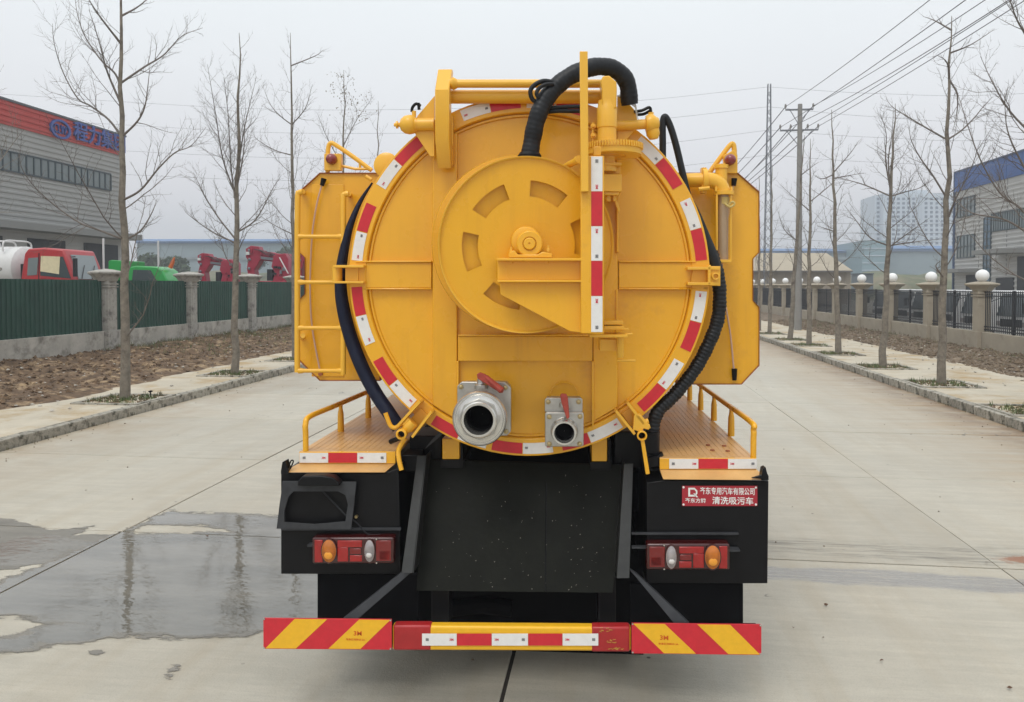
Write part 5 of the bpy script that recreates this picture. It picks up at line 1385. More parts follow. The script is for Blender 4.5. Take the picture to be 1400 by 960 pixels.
def tree(base, top, r0, seed, limbs=(), lo=.33, nl=22, spread=1.0, up=.3, label='', density=2.2, Lf=1.5, fork=None, material=None, lean=None, skip=None, twmat=None):
    rr = random.Random(seed)
    base = Vector(base); top = Vector(top)
    t = empty('bare_tree', base, label=label, cat='tree', group='bare street trees along the pavements')
    H = (top - base).length
    n = 16
    pts = []
    for i in range(n + 1):
        f = i / n; w = Vector((rr.gauss(0, 1), rr.gauss(0, 1), 0)) * .002 * H * (1 if 0 < i < n else 0)
        pts.append((top - base) * f + w)
    pts[0] = Vector((0, 0, -.12)); pts.insert(1, Vector((0, 0, .06)))
    r0 *= .92
    rads = [r0 * 1.25, r0 * 1.12] + [r0 * (1 - i / n) ** .85 * .98 + .006 for i in range(1, n + 1)]
    mb = MB(); mb.tube(pts, rads, 10); mb.build('trunk', BARK, t, angle=80)
    mb = MB()
    tp_ = lambda f: pts[1].lerp(pts[1], 0) if f <= 0 else pts[min(n, int(f * n) + 1)].lerp(pts[min(n + 1, int(f * n) + 2)], f * n - int(f * n))
    for poly in limbs:             # limbs that can be seen in the photograph, each a little out of the trunk's plane
        P_ = [Vector(p) - base for p in poly]
        zz_ = P_[0].z; P_[0] = min((pts[i].lerp(pts[i + 1], q_ / 8) for i in range(1, len(pts) - 1) for q_ in range(8)), key=lambda p: abs(p.z - zz_)).copy() if zz_ < pts[-1].z else P_[0]
        off = rr.uniform(-.8, .8)
        dd = FWD.copy(); dd.z = 0
        q = smooth_path([p + dd * off * (i / (len(P_) - 1)) for i, p in enumerate(P_)], 5)
        R_ = max(.011, r0 * .25)
        rd = [R_ * (1 - .85 * i / (len(q) - 1)) for i in range(len(q))]
        mb.tube(q, rd, 6, caps=False); subs(mb, q, rd, rr, 1, density * 1.1, up, 1.0)
    ang = rr.random() * 6
    for k in range(nl):
        f = lo + (.97 - lo) * (k + rr.random() * .6) / nl
        if skip and skip[0] < f < skip[1]: continue
        ang += 2.4 + rr.uniform(-.4, .4)
        p = tp_(f); L = Lf * spread * (1.15 - f) / (1.15 - lo) * rr.uniform(.5, 1.15) + .25
        d = Vector((math.cos(ang) * spread, math.sin(ang) * spread, rr.uniform(.35, 1.0)))
        rr0 = max(.005, r0 * .22 * (1.1 - f))
        q, qr = grow(mb, p, d, L, rr0, rr, 0, up, 5, curl=.35)
        subs(mb, q, qr, rr, 1, density, up, .8)
    mb.build('branches', twmat or TWIG, t, angle=180)
    return t
def lp(px_pts, dist):
    return [on_d(a, b, dist) for a, b in px_pts]
def axdist(p): return (Vector(p) - EYE).dot(FWD)
XL, XR = -8.65, 6.95
LT = [  # base px, top px, trunk half width in px, limbs
    ((171, 545), (164, -75), 7, [[(168, 112), (152, 97), (130, 78), (103, 42), (88, 8), (80, -20)], [(167, 188), (145, 162), (117, 142), (96, 130), (72, 92), (56, 50), (50, 20)],
        [(170, 112), (192, 88), (213, 68), (233, 38), (258, 22)], [(173, 273), (196, 261), (224, 233), (250, 213), (275, 205), (298, 182)], [(166, 328), (140, 316), (113, 305), (82, 282), (58, 258), (44, 235), (42, 215)],
        [(171, 185), (190, 168), (203, 150), (210, 125), (216, 95)], [(170, 20), (185, 5), (205, -20)], [(166, 60), (150, 30), (140, 0)], [(168, 145), (150, 100), (142, 60), (132, 20)], [(173, 330), (190, 315), (203, 290), (208, 270)]],
        'nearest bare tree on the left pavement, in front of the grey warehouse with red band', .12, 9, 1.0, 2.4),
    ((321, 512), (327, 45), 5.3, [[(325, 270), (310, 220), (306, 165), (300, 100)], [(327, 230), (332, 170), (345, 100)], [(323, 330), (300, 300), (280, 270), (270, 250), (262, 235)], [(324, 320), (350, 300), (372, 260), (385, 240)],
        [(326, 290), (318, 230), (316, 160), (312, 110)], [(326, 260), (336, 210), (340, 160)], [(322, 332), (290, 318), (262, 300), (245, 288)]],
        'tall narrow bare tree with upright branches behind the second pillar gap of the green fence', .3, 26, .55, 2.2),
    ((403, 490), (397, 45), 3.9, [[(402, 170), (385, 160), (372, 145), (362, 120)], [(403, 213), (375, 205), (350, 190), (342, 180)], [(403, 170), (420, 150), (432, 120)], [(402, 90), (430, 75), (440, 65)], [(402, 320), (380, 310), (358, 295)]],
        'bare tree rising behind the ladder of the yellow truck', .3, 20, .85, 2.2),
    ((470, 478), (470, 96), 3.2, [[(468, 230), (450, 190), (440, 160)], [(471, 200), (485, 160), (505, 125)]], 'bare tree with a few leaves left at its top, above the left side box', .3, 24, .6, 3),
    ((517, 470), (517, 138), 2.4, [], 'small thin bare tree just left of the round tank door', .3, 14, .8, 1.6)]
for i, (b_, t_, hw, limbs, lab, lo, nl, sp_, Lf) in enumerate(LT):
    bp_ = on_x(b_[0], b_[1], XL); bp_.z = .14; D = axdist(bp_)
    top = on_d(t_[0], t_[1], D)
    tree(bp_, top, hw * D / FPX, 40 + i, [lp(q, D) for q in limbs], lo=lo, nl=nl, spread=sp_, Lf=Lf, label=lab, density=2.3 if i else 2.0, up=.3)
RTS = [((1412, 556), (1440, -80), 8, [[(1424, 320), (1400, 285), (1375, 262), (1352, 215), (1338, 165), (1325, 110)], [(1426, 120), (1400, 60), (1378, 35), (1362, 12), (1350, -10)], [(1424, 270), (1395, 225), (1372, 180), (1365, 130)], [(1424, 330), (1385, 300), (1345, 288), (1322, 260)], [(1425, 200), (1395, 150), (1380, 100), (1376, 60)]],
        'bare tree at the right edge whose branches hang over the building with blue top', .2, 14, 1.1, 2.2),
    ((1287, 525), (1301, 22), 5.8, [[(1290, 190), (1270, 172), (1250, 155), (1235, 140), (1230, 125)], [(1291, 190), (1315, 178), (1333, 160), (1345, 145), (1358, 132)], [(1288, 270), (1272, 240), (1253, 218), (1238, 195), (1232, 175)], [(1300, 40), (1292, 20), (1288, 5)],
        [(1297, 110), (1285, 90), (1262, 85)], [(1297, 110), (1308, 130), (1306, 160), (1300, 180)], [(1290, 300), (1300, 270), (1310, 235), (1314, 200)], [(1287, 380), (1268, 365), (1262, 358)], [(1300, 75), (1320, 65), (1345, 48)]], 'tall bare tree nearest the pillar with ball lamp by the blue-topped building', .3, 17, .9, 1.9),
    ((1207, 500), (1224, 142), 5.0, [[(1210, 268), (1190, 252), (1172, 243), (1162, 238)], [(1212, 268), (1240, 262), (1265, 255), (1290, 240)], [(1211, 262), (1216, 220), (1222, 185), (1226, 150)], [(1210, 262), (1208, 220), (1206, 185), (1195, 160)], [(1209, 335), (1190, 325), (1170, 300), (1155, 280)], [(1210, 335), (1240, 332), (1275, 328)], [(1209, 340), (1235, 320), (1258, 300)]],
        'forked bare tree in front of the pale high-rise block', .35, 15, .9, 1.8),
    ((1146, 487), (1137, 150), 4.2, [[(1147, 318), (1130, 312), (1120, 308)], [(1148, 245), (1170, 240)], [(1147, 240), (1120, 246), (1105, 243)], [(1148, 235), (1160, 210), (1168, 195)]], 'bare tree halfway between the concrete pole and the high-rise', .3, 18, .8, 1.7),
    ((1106, 473), (1108, 190), 3.6, [[(1106, 290), (1085, 270), (1065, 252)], [(1107, 275), (1130, 255), (1140, 240)]], 'bare tree just right of the concrete power pole', .3, 18, .8, 1.6),
    ((1080, 465), (1100, 185), 3.6, [[(1088, 330), (1070, 315), (1058, 290)], [(1097, 240), (1110, 225)]], 'dark leaning bare tree crossing the concrete power pole', .35, 12, .7, 1.4),
    ((1052, 457), (1056, 225), 2.8, [], 'bare tree just right of the truck side box', .3, 16, .8, 1.6),
    ((1038, 449), (1038, 240), 2.4, [], 'bare tree at the edge of the truck side box', .3, 16, .8, 1.6)]
for i, (b_, t_, hw, limbs, lab, lo, nl, sp_, Lf) in enumerate(RTS):
    bp_ = on_x(b_[0], b_[1], XR); bp_.z = .14; D = axdist(bp_)
    tree(bp_, on_d(t_[0], t_[1], D), hw * D / FPX, 80 + i, [lp(q, D) for q in limbs], lo=lo, nl=nl, spread=sp_, Lf=Lf, label=lab, density=2.2, up=.3)
# a tree whose trunk stands left of the picture: its twigs reach in before the warehouse
bp_ = Vector((XL - 1.3, 9.6, .14)); D = axdist(bp_)
tree(bp_, bp_ + Vector((0, .2, 7.2)), .085, 5, [[bp_ + Vector((0, 0, 2.6)), bp_ + Vector((.8, .5, 3.4)), bp_ + Vector((1.3, .9, 4.4))]],
     label='bare tree past the left edge, only its twigs reach in before the warehouse', nl=12, Lf=1.6, lo=.45, twmat=TWIGL)
# a few leaves left on the fourth tree
t4 = [o for o in COL.objects if o.name.startswith('bare_tree') and 'few leaves' in o.get('label', '')][0]
mb = MB(); D4 = axdist(t4.location)
for k in range(170):
    p = on_d(rr.gauss(469, 9), rr.choice([rr.uniform(98, 160), rr.uniform(98, 130)]), D4 + rr.uniform(-.6, .6)) if k < 110 else on_d(rr.gauss(492, 9), rr.uniform(125, 165), D4 + rr.uniform(-.6, .6))
    p = p - t4.location; a = Vector((rr.gauss(0, 1), rr.gauss(0, 1), rr.gauss(0, 1))).normalized(); b2 = a.orthogonal().normalized(); s_ = rr.uniform(.02, .038)
    mb.add([p - a * s_, p + b2 * s_ * .6, p + a * s_, p - b2 * s_ * .6], [(0, 1, 2, 3)])
lv = mb.build('leaves', mat('withered_leaves', (.16, .13, .08), .8), t4, smooth=False); lv['kind'] = 'stuff'
# tree pits: a stone rim, soil and tufts
gb = MB(); wb = MB()
def tuft(mb, x, y, z, h, rr, n=6, s=.05):
    for _ in range(n):
        a = rr.random() * 6.3; dx, dy = math.cos(a), math.sin(a); w = rr.uniform(.003, .007); hh = h * rr.uniform(.5, 1.2); ln_ = rr.uniform(.1, .8) * hh
        x0, y0 = x + rr.uniform(-s, s), y + rr.uniform(-s, s)
        mb.add([(x0 - dy * w, y0 + dx * w, z), (x0 + dy * w, y0 - dx * w, z), (x0 + dx * ln_ * .4 + dy * w * .7, y0 + dy * ln_ * .4 - dx * w * .7, z + hh * .6), (x0 + dx * ln_, y0 + dy * ln_, z + hh), (x0 + dx * ln_ * .4 - dy * w * .7, y0 + dy * ln_ * .4 + dx * w * .7, z + hh * .6)], [(0, 1, 2, 4), (4, 2, 3)])
pit_proto = None
pits = [on_x(*t[0], XL) for t in LT[:4]] + [on_x(*t[0], XR) for t in RTS[:7]]
mb = MB(); s1, s0 = .62, .54
mb.frame([(-s1, -s1, 0), (s1, -s1, 0), (s1, s1, 0), (-s1, s1, 0)], [(-s0, -s0, 0), (s0, -s0, 0), (s0, s0, 0), (-s0, s0, 0)], (0, 0, .04))
rim = mb.build('pit_edging', KERB, bevel=.006)
rim['kind'] = 'structure'
for i, p in enumerate(pits):
    r_ = rim if i == 0 else rim.copy()
    if i: COL.objects.link(r_)
    r_.location = (p.x, p.y, .128)
    for _ in range(90):
        x, y = p.x + rr.uniform(-.5, .5), p.y + rr.uniform(-.5, .5)
        tuft(gb if rr.random() < .75 else wb, x, y, .145, rr.uniform(.03, .11), rr, 6)
mb = MB()
for p in pits:
    for _ in range(160): clod(mb, p.x + rr.uniform(-.52, .52), p.y + rr.uniform(-.52, .52), .15, rr.uniform(.012, .035), rr)
tag(mb.build('pit_soil', SOIL, smooth=False), kind='stuff')
for k in range(1500):
    y = rr.uniform(20, 50); x = -14.1 + rr.random() ** 2 * 3.2; tuft(gb if rr.random() < .4 else wb, x, y, soil_l(x, y) + .02, rr.uniform(.05, .18), rr, 6, .1)
for k in range(420):
    y = rr.uniform(16, 50); x = 11.85 - rr.random() ** 2 * 2.2; tuft(gb if rr.random() < .5 else wb, x, y, soil_r(x, y) + .02, rr.uniform(.04, .13), rr, 5, .1)
for k in range(260):
    y = rr.uniform(9, 40); sx = rr.choice([(-8.0, -.05), (6.25, .05)]); tuft(wb, sx[0] - sx[1] * rr.random(), y, .0, rr.uniform(.015, .05), rr, 4, .04)
tag(gb.build('grass', GRASS, smooth=False), kind='stuff'); tag(wb.build('dry_weeds', WEED, smooth=False), kind='stuff')
# small dark sapling stump in front of the first left tree
p = on_z(206, 543, .15)
mb = MB(); mb.tube([p, p + Vector((0, 0, .08))], .012, 6); clod(mb, p.x, p.y, p.z + .11, .05, rr)
tag(mb.build('dead_shrub', BLACKM, smooth=False), 'small dark dead shrub on the left pavement edge beside the nearest tree pit', 'shrub')

# ------------------------------------------------------------------ left fence: green sheets on a concrete wall between stone pillars
FX = -14.3
fenceL = empty('green_fence', (FX, 20, 0), label='green corrugated sheet fence on a concrete wall with grey stone pillars, left side', cat='fence')
def rel(b): return (-FX, -20, 0)
ysL = [on_x(x, 400, FX).y for x in (145, 258, 341, 403)]
dy = (ysL[3] - ysL[0]) / 3
ysL = [ysL[0] - dy * k for k in (4, 3, 2, 1)] + ysL + [ysL[3] + dy * k for k in range(1, 14)]
proto = None
for y in ysL:
    if proto is None:
        mb = MB(); mb.box((-.23, -.23, .0), (.23, .23, .93)); mb.box((-.20, -.20, .93), (.20, .20, 2.38)); mb.box((-.235, -.235, 2.16), (.235, .235, 2.2)); mb.box((-.235, -.235, 2.24), (.235, .235, 2.28))
        mb.box((.195, -.13, 1.0), (.215, .13, 2.1)); mb.box((-.13, -.215, 1.0), (.13, -.195, 2.1))
        proto = mb.build('pillar', PILL, fenceL, bevel=.008)
        mb = MB(); s2 = math.sqrt(2)
        prof = [(.25, 2.34), (.27, 2.36), (.30, 2.44), (.36, 2.52), (.42, 2.56), (.42, 2.61), (.36, 2.63), (.16, 2.68), (.02, 2.70)]
        mb.lathe((0, 0, 0), (0, 0, 1), [(r * s2 * .97, z) for r, z in prof], 4); mb.v = [(x * math.cos(PI / 4) - y_ * math.sin(PI / 4), x * math.sin(PI / 4) + y_ * math.cos(PI / 4), z) for x, y_, z in mb.v]
        mb.build('cap', PILL, proto, bevel=.006); q = proto
    else: q = copy_tree(proto, fenceL)
    q.location = (0, y - 20, rr.uniform(-.01, .01))
mb = MB(); mb.box((-.10, .24, .0), (.10, dy - .24, .91)); bw = mb.build('base_wall', WALLC, fenceL, bevel=.01)
mb = MB(); y = .22; pts = []; pitch = .155
while y < dy - .22:
    pts += [(0, y), (.0, y + pitch * .45), (.028, y + pitch * .55), (.028, y + pitch * .9)]; y += pitch
pts[-1] = (pts[-1][0], dy - .2)
vs = [(a, b_, .86) for a, b_ in pts] + [(a, b_, 2.37 + .0 * i) for i, (a, b_) in enumerate(pts)] + [(a - .004, b_, .86) for a, b_ in pts] + [(a - .004, b_, 2.37) for a, b_ in pts]
N = len(pts); mb.add(vs, [(i, i + 1, N + i + 1, N + i) for i in range(N - 1)] + [(2 * N + i, 3 * N + i, 3 * N + i + 1, 2 * N + i + 1) for i in range(N - 1)] + [(N + i, N + i + 1, 3 * N + i + 1, 3 * N + i) for i in range(N - 1)])
sh = mb.build('metal_sheet', GREENP, fenceL, smooth=False)
for i, y in enumerate(ysL[:-1]):
    for o in (bw, sh):
        c_ = o if i == 0 else o.copy()
        if i: COL.objects.link(c_)
        c_.location = (0, y - 20, 0)
# ------------------------------------------------------------------ right fence: beige pillars with globe lamps, iron railings
GX = 12.05
fenceR = empty('railing_fence', (GX, 20, 0), label='beige wall fence with black iron railings and white ball lamps on its pillars', cat='fence')
ysR = [on_x(x, 385, GX).y for x in (1343, 1274, 1218.7, 1177.9, 1147, 1115.9, 1095, 1075, 1057.5, 1042)]
d4 = (ysR[-1] - ysR[0]) / 9
ysR = [ysR[0] + d4 * k for k in range(-4, 16)]
proto = None
for y in ysR:
    if proto is None:
        mb = MB(); mb.box((-.235, -.235, 0), (.235, .235, .74)); mb.box((-.20, -.20, .74), (.20, .20, 2.06)); mb.box((-.24, -.24, 1.86), (.24, .24, 1.9)); mb.box((-.24, -.24, 1.95), (.24, .24, 1.99))
        proto = mb.build('pillar', BEIGE, fenceR, bevel=.008)
        mb = MB(); prof = [(.22, 2.04), (.24, 2.08), (.29, 2.16), (.37, 2.22), (.40, 2.24), (.40, 2.285), (.34, 2.30), (.14, 2.35), (.08, 2.355)]
        mb.lathe((0, 0, 0), (0, 0, 1), [(r * 1.37, z) for r, z in prof], 4); mb.v = [(x * math.cos(PI / 4) - y_ * math.sin(PI / 4), x * math.sin(PI / 4) + y_ * math.cos(PI / 4), z) for x, y_, z in mb.v]
        mb.build('cap', BEIGE, proto, bevel=.006)
        mb = MB(); mb.lathe((0, 0, 2.54), (0, 0, 1), [(.20 * math.sin(PI * k / 16), -.20 * math.cos(PI * k / 16)) for k in range(17)], 28); mb.build('lamp_globe', GLOBE, proto, angle=80)
        mb = MB(); mb.lathe((0, 0, 2.345), (0, 0, 1), [(.06, 0), (.05, .03)], 12); mb.build('lamp_base', IRON, proto)
        q = proto
    else: q = copy_tree(proto, fenceR)
    q.location = (0, y - 20, rr.uniform(-.01, .01))
mb = MB(); mb.box((-.11, .24, 0), (.11, d4 - .24, .72)); bw = mb.build('base_wall', BEIGE, fenceR, bevel=.01)
mb = MB()
for z in (.78, .88, 1.86, 1.98): mb.box((-.02, .2, z), (.02, d4 - .2, z + .035))
k_ = int((d4 - .5) / .115)
for i in range(k_ + 1):
    y = .25 + i * (d4 - .5) / k_; mb.box((-.011, y - .011, .74), (.011, y + .011, 2.04))
mb.box((-.03, d4 / 2 - .03, .72), (.03, d4 / 2 + .03, 2.05))
rp = mb.build('railing_panel', IRON, fenceR, smooth=False)
for i, y in enumerate(ysR[:-1]):
    for o in (bw, rp):
        c_ = o if i == 0 else o.copy()
        if i: COL.objects.link(c_)
        c_.location = (0, y - 20, 0)

# ------------------------------------------------------------------ buildings
def clad_bump(m, scale):
    nt = m.node_tree; n, l = nt.nodes, nt.links; b = n['Principled BSDF']
    g_ = n.new('ShaderNodeNewGeometry'); w = n.new('ShaderNodeTexWave'); w.wave_type = 'BANDS'; w.bands_direction = 'Z'; w.wave_profile = 'SAW'; w.inputs['Scale'].default_value = scale
    l.new(g_.outputs['Position'], w.inputs['Vector']); bp = n.new('ShaderNodeBump'); bp.inputs['Strength'].default_value = .9; bp.inputs['Distance'].default_value = .06
    l.new(w.outputs['Fac'], bp.inputs['Height']); l.new(bp.outputs[0], b.inputs['Normal'])
for m_ in (CLAD, CLADR, BANDR, BANDB): clad_bump(m_, 1.3)

def xwin(parent, X, out, quad, cols, rows=1, glass=GLASS, fr=.06, casements=()):
    """window on the wall plane x=X; quad in photo pixels (top-left, top-right, bottom-right, bottom-left); out = +1 if the wall faces +x"""
    ps = [on_x(a, b_, X) for a, b_ in quad]
    ya, yb_ = (ps[0].y + ps[3].y) / 2, (ps[1].y + ps[2].y) / 2; z1 = (ps[0].z + ps[1].z) / 2; z0 = (ps[2].z + ps[3].z) / 2
    lo, hi = min(ya, yb_), max(ya, yb_)
    X = X - parent.location.x; lo -= parent.location.y; hi -= parent.location.y
    mb = MB(); a = sorted((X + out * .02, X + out * .11))
    for i in range(cols + 1):
        y = lo + (hi - lo) * i / cols; mb.box((a[0], y - fr / 2, z0), (a[1], y + fr / 2, z1))
    for i in range(rows + 1):
        z = z0 + (z1 - z0) * i / rows; mb.box((a[0] + .003, lo, z - fr / 2), (a[1] + .004, hi, z + fr / 2))
    w = mb.build('window', FRAMEM, parent, smooth=False)
    a = sorted((X + out * .005, X + out * .075))
    me = None
    for i in range(cols):
        y0_, y1_ = lo + (hi - lo) * i / cols + fr / 2, lo + (hi - lo) * (i + 1) / cols - fr / 2
        if me is None:
            mb = MB(); mb.box((a[0], 0, z0), (a[1], y1_ - y0_, z1)); p_ = mb.build('pane', glass, w, smooth=False); me = p_
        else: p_ = me.copy(); COL.objects.link(p_); p_.parent = w
        p_.location = (0, y0_, 0); p_.rotation_euler = (0, 0, rr.uniform(-.008, .008))
    return w

# grey warehouse with a red band
BX = -31.7
wh = empty('warehouse', (BX, 40, 0), label='grey clad warehouse with a red parapet band and blue lettering', cat='building')
c1 = on_x(168, 187, BX); ye = c1.y; ztop = 12.0
zb = on_x(165, 213, BX).z
L = lambda mb_: mb_
mb = MB(); mb.box((-34, -46, 0), (0, ye - 40, ztop - .1)); mb.build('wall', CLAD, wh, smooth=False)
mb = MB(); z = on_x(80, 315, BX).z + .2
while z < zb - .3:
    mb.extrude([(0, -46, z), (.06, -46, z + .03), (.06, -46, z + .13), (0, -46, z + .16)], (0, ye - 40 + 46 - .1, 0)); z += .30
q_ = mb.build('siding_rib', CLAD, wh, smooth=False); q_['kind'] = 'stuff'
mb = MB(); z = zb + .12
while z < ztop - .2:
    mb.extrude([(.12, -46, z), (.18, -46, z + .03), (.18, -46, z + .13), (.12, -46, z + .16)], (0, ye - 40 + 46 - .1, 0)); z += .30
q_ = mb.build('siding_rib', BANDR, wh, smooth=False); q_['kind'] = 'stuff'
nb = 14; wy = (ye + 6) / nb
mb = MB(); mb.box((0, 0, zb), (.12, wy - .03, ztop)); f0 = mb.build('parapet_panel', BANDR, wh, smooth=False)
for i in range(nb):
    o = f0 if i == 0 else f0.copy()
    if i: COL.objects.link(o)
    o.location = (0, ye - 40 - wy * (i + 1), 0)
mb = MB(); mb.box((-.1, -46, ztop), (.2, ye - 39.9, ztop + .12)); mb.box((-34, ye - 40, 0), (.05, ye - 39.88, ztop)); mb.build('trim', mat('dark_trim', (.08, .09, .1), .5), wh, smooth=False)
xwin(wh, BX, 1, [(-160, 170), (150, 238), (150, 258.5), (-160, 204)], 28, 1, GLASSB, .09)
mb = MB(); za = on_x(80, 315, BX).z; mb.box((0, -46, za - .25), (1.3, ye - 40, za + .12)); mb.build('canopy', CLADR if 0 else mat('canopy_grey', (.22, .22, .21), .6), wh, smooth=False)
for a, b_ in ((37, 88), (114, 160), (-70, 2), (-180, -110)):
    y0_ = on_x(a, 320, BX).y - 40; y1_ = on_x(b_, 320, BX).y - 40
    mb = MB(); mb.box((.005, min(y0_, y1_), 0), (.06, max(y0_, y1_), za - .6)); mb.build('doorway', DARKD, wh, smooth=False)
# lettering, standing off the band
def wall_text(t, x0, x1, yt, yb_, m, parent, X, rz, bold=.0, name='lettering'):
    a = on_x(x0, (yt[0] + yb_[0]) / 2, X); b2 = on_x(x1, (yt[1] + yb_[1]) / 2, X)
    h = (on_x(x0, yt[0], X).z - on_x(x0, yb_[0], X).z + on_x(x1, yt[1], X).z - on_x(x1, yb_[1], X).z) / 2
    c_ = (a + b2) / 2 - parent.location
    return put_text(name, t, m, (c_.x + .22, c_.y, c_.z), abs(b2.y - a.y), h, parent, rot=(0, 0, rz), bold=bold, extrude=.07)
wall_text('程力集团', 96, 166, (169, 182), (195, 206), SIGNB, wh, BX, PI / 2, .012)
lc = on_x(78, 177, BX) - wh.location
w1 = (on_x(92, 180, BX).y - on_x(64, 175, BX).y) / 2; h1 = (on_x(78, 164, BX).z - on_x(78, 190, BX).z) / 2
mb = MB(); n_ = 36
o = [(lc.x + .15, lc.y + math.cos(2 * PI * k / n_) * w1, lc.z + math.sin(2 * PI * k / n_) * h1) for k in range(n_)]
i_ = [(lc.x + .15, lc.y + math.cos(2 * PI * k / n_) * w1 * .80, lc.z + math.sin(2 * PI * k / n_) * h1 * .78) for k in range(n_)]
mb.frame(o, i_, (.12, 0, 0)); mb.build('emblem_ring', SIGNB, wh, smooth=False)
put_text('lettering', 'CLW', SIGNB, (lc.x + .2, lc.y, lc.z), w1 * 1.25, h1 * .95, wh, rot=(0, 0, PI / 2), bold=.0, extrude=.05)

# light grey building with a blue top, right
CX_ = 30.0
rb = empty('factory_office', (CX_, 60, 0), label='light grey clad building with blue parapet behind the right fence', cat='building')
c1 = on_x(1307, 237, CX_); ye = c1.y; ztop = c1.z; zb = on_x(1307, 263, CX_).z
mb = MB(); mb.box((0, -30, 0), (26, ye - 60, ztop - .08)); mb.build('wall', CLADR, rb, smooth=False)
mb = MB(); z = .3
while z < zb - .3:
    mb.extrude([(0, -30, z), (-.05, -30, z + .03), (-.05, -30, z + .15), (0, -30, z + .18)], (0, ye - 60 + 30 - .1, 0)); z += .36
q_ = mb.build('siding_rib', CLADR, rb, smooth=False); q_['kind'] = 'stuff'
wy = on_x(1307, 240, CX_).y - on_x(1323, 240, CX_).y; y = ye; mb = MB(); mb.box((-.12, .03, zb), (0, wy - .03, ztop)); f0 = mb.build('parapet_panel', BANDB, rb, smooth=False); i = 0
while y > 32:
    o = f0 if i == 0 else f0.copy()
    if i: COL.objects.link(o)
    o.location = (0, y - wy - 60, 0); y -= wy; i += 1
mb = MB(); mb.box((-.2, -30, ztop), (.2, ye - 60, ztop + .12)); mb.box((-.14, ye - 60.02, 0), (26, ye - 59.85, ztop)); mb.build('trim', mat('blue_trim', (.06, .09, .16), .5), rb, smooth=False)
y = ye - 2 * wy
mb = MB()
while y > 32:
    mb.box((-.03, y - 60 - .03, 0), (-.002, y - 60 + .03, zb)); y -= 2 * wy
mb.build('wall_joint', mat('grey_trim', (.22, .22, .22), .6), rb, smooth=False)
xwin(rb, CX_, -1, [(1310, 274.8), (1334, 266), (1333.5, 293.5), (1310, 298)], 5, 2, GLASSB, .08)
xwin(rb, CX_, -1, [(1310, 323.8), (1333.5, 320), (1333.5, 351), (1310, 353)], 5, 2, GLASSB, .08)
xwin(rb, CX_, -1, [(1346, 299), (1355.5, 296), (1355.5, 385), (1346, 385)], 2, 9, mat('blue_tinted_glass', (.10, .16, .22), .1, noise_amt=.2), .08)
xwin(rb, CX_, -1, [(1357, 296), (1432, 276), (1432, 303), (1357, 319.5)], 22, 1, GLASSB, .07)
for (a, b_, t_, bt, d_, nm, m_) in ((1366, 1402, 341, 347, 2.0, 'canopy', 'canopy_grey'), (1300, 1338, 368, 373, 1.6, 'canopy', 'canopy_grey')):
    p0, p1 = on_x(a, t_, CX_), on_x(b_, t_, CX_); z0 = on_x((a + b_) / 2, bt, CX_).z; z1 = on_x((a + b_) / 2, t_, CX_).z
    mb = MB(); mb.box((-d_, min(p0.y, p1.y) - 60, z0), (0, min(ye - .2, max(p0.y, p1.y)) - 60, z1)); mb.build(nm, MATS[m_], rb, smooth=False)
for (a, b_, t_) in ((1363, 1387, 380), (1392, 1420, 350), (1322, 1337, 376)):
    p0, p1 = on_x(a, 380, CX_), on_x(b_, 380, CX_); z1 = on_x((a + b_) / 2, t_, CX_).z
    mb = MB(); mb.box((-.09, min(p0.y, p1.y) - 60, 0), (-.004, max(p0.y, p1.y) - 60, z1)); mb.build('doorway', DARKD, rb, smooth=False)
# tan low building with a sloping roof
def wpt(px, py, y): return on_y(px, py, y)
tb = empty('low_building', wpt(1100, 400, 88).xy.to_3d(), label='low tan building with sloping tan roof behind the far right fence', cat='building')
def wprism(mb, poly, y, d, org): return mb.extrude([wpt(a, b_, y) - Vector(org) for a, b_ in poly], (0, d, 0))
mb = MB(); wprism(mb, [(980, 369), (1163, 369), (1163, 416), (980, 416)], 88, 14, tb.location); mb.build('wall', CREAM, tb, smooth=False)
a = [wpt(975, 370, 87.3) - tb.location, wpt(1166, 370, 87.3) - tb.location]; r1 = [wpt(1000, 346, 95) - tb.location, wpt(1130, 346, 95) - tb.location]
bk = [a[0] + Vector((0, 15.5, 0)), a[1] + Vector((0, 15.5, 0))]
mb = MB(); mb.add([a[0], a[1], r1[1], r1[0], bk[0], bk[1]], [(0, 1, 2, 3), (3, 2, 5, 4), (0, 3, 4), (1, 5, 2), (0, 4, 5, 1)]); mb.build('roof', CREAMR, tb, smooth=False)
mb = MB(); wprism(mb, [(975, 370), (1166, 370), (1166, 372), (975, 372)], 87.2, .3, tb.location)
mb.build('eave', mat('eave_grey', (.12, .11, .10), .7), tb, smooth=False)
for x in range(1000, 1160, 12):
    mb = MB(); wprism(mb, [(x, 374), (x + .8, 374), (x + .8, 414), (x, 414)], 87.9, .1, tb.location); mb.build('pilaster', CREAMR, tb, smooth=False)
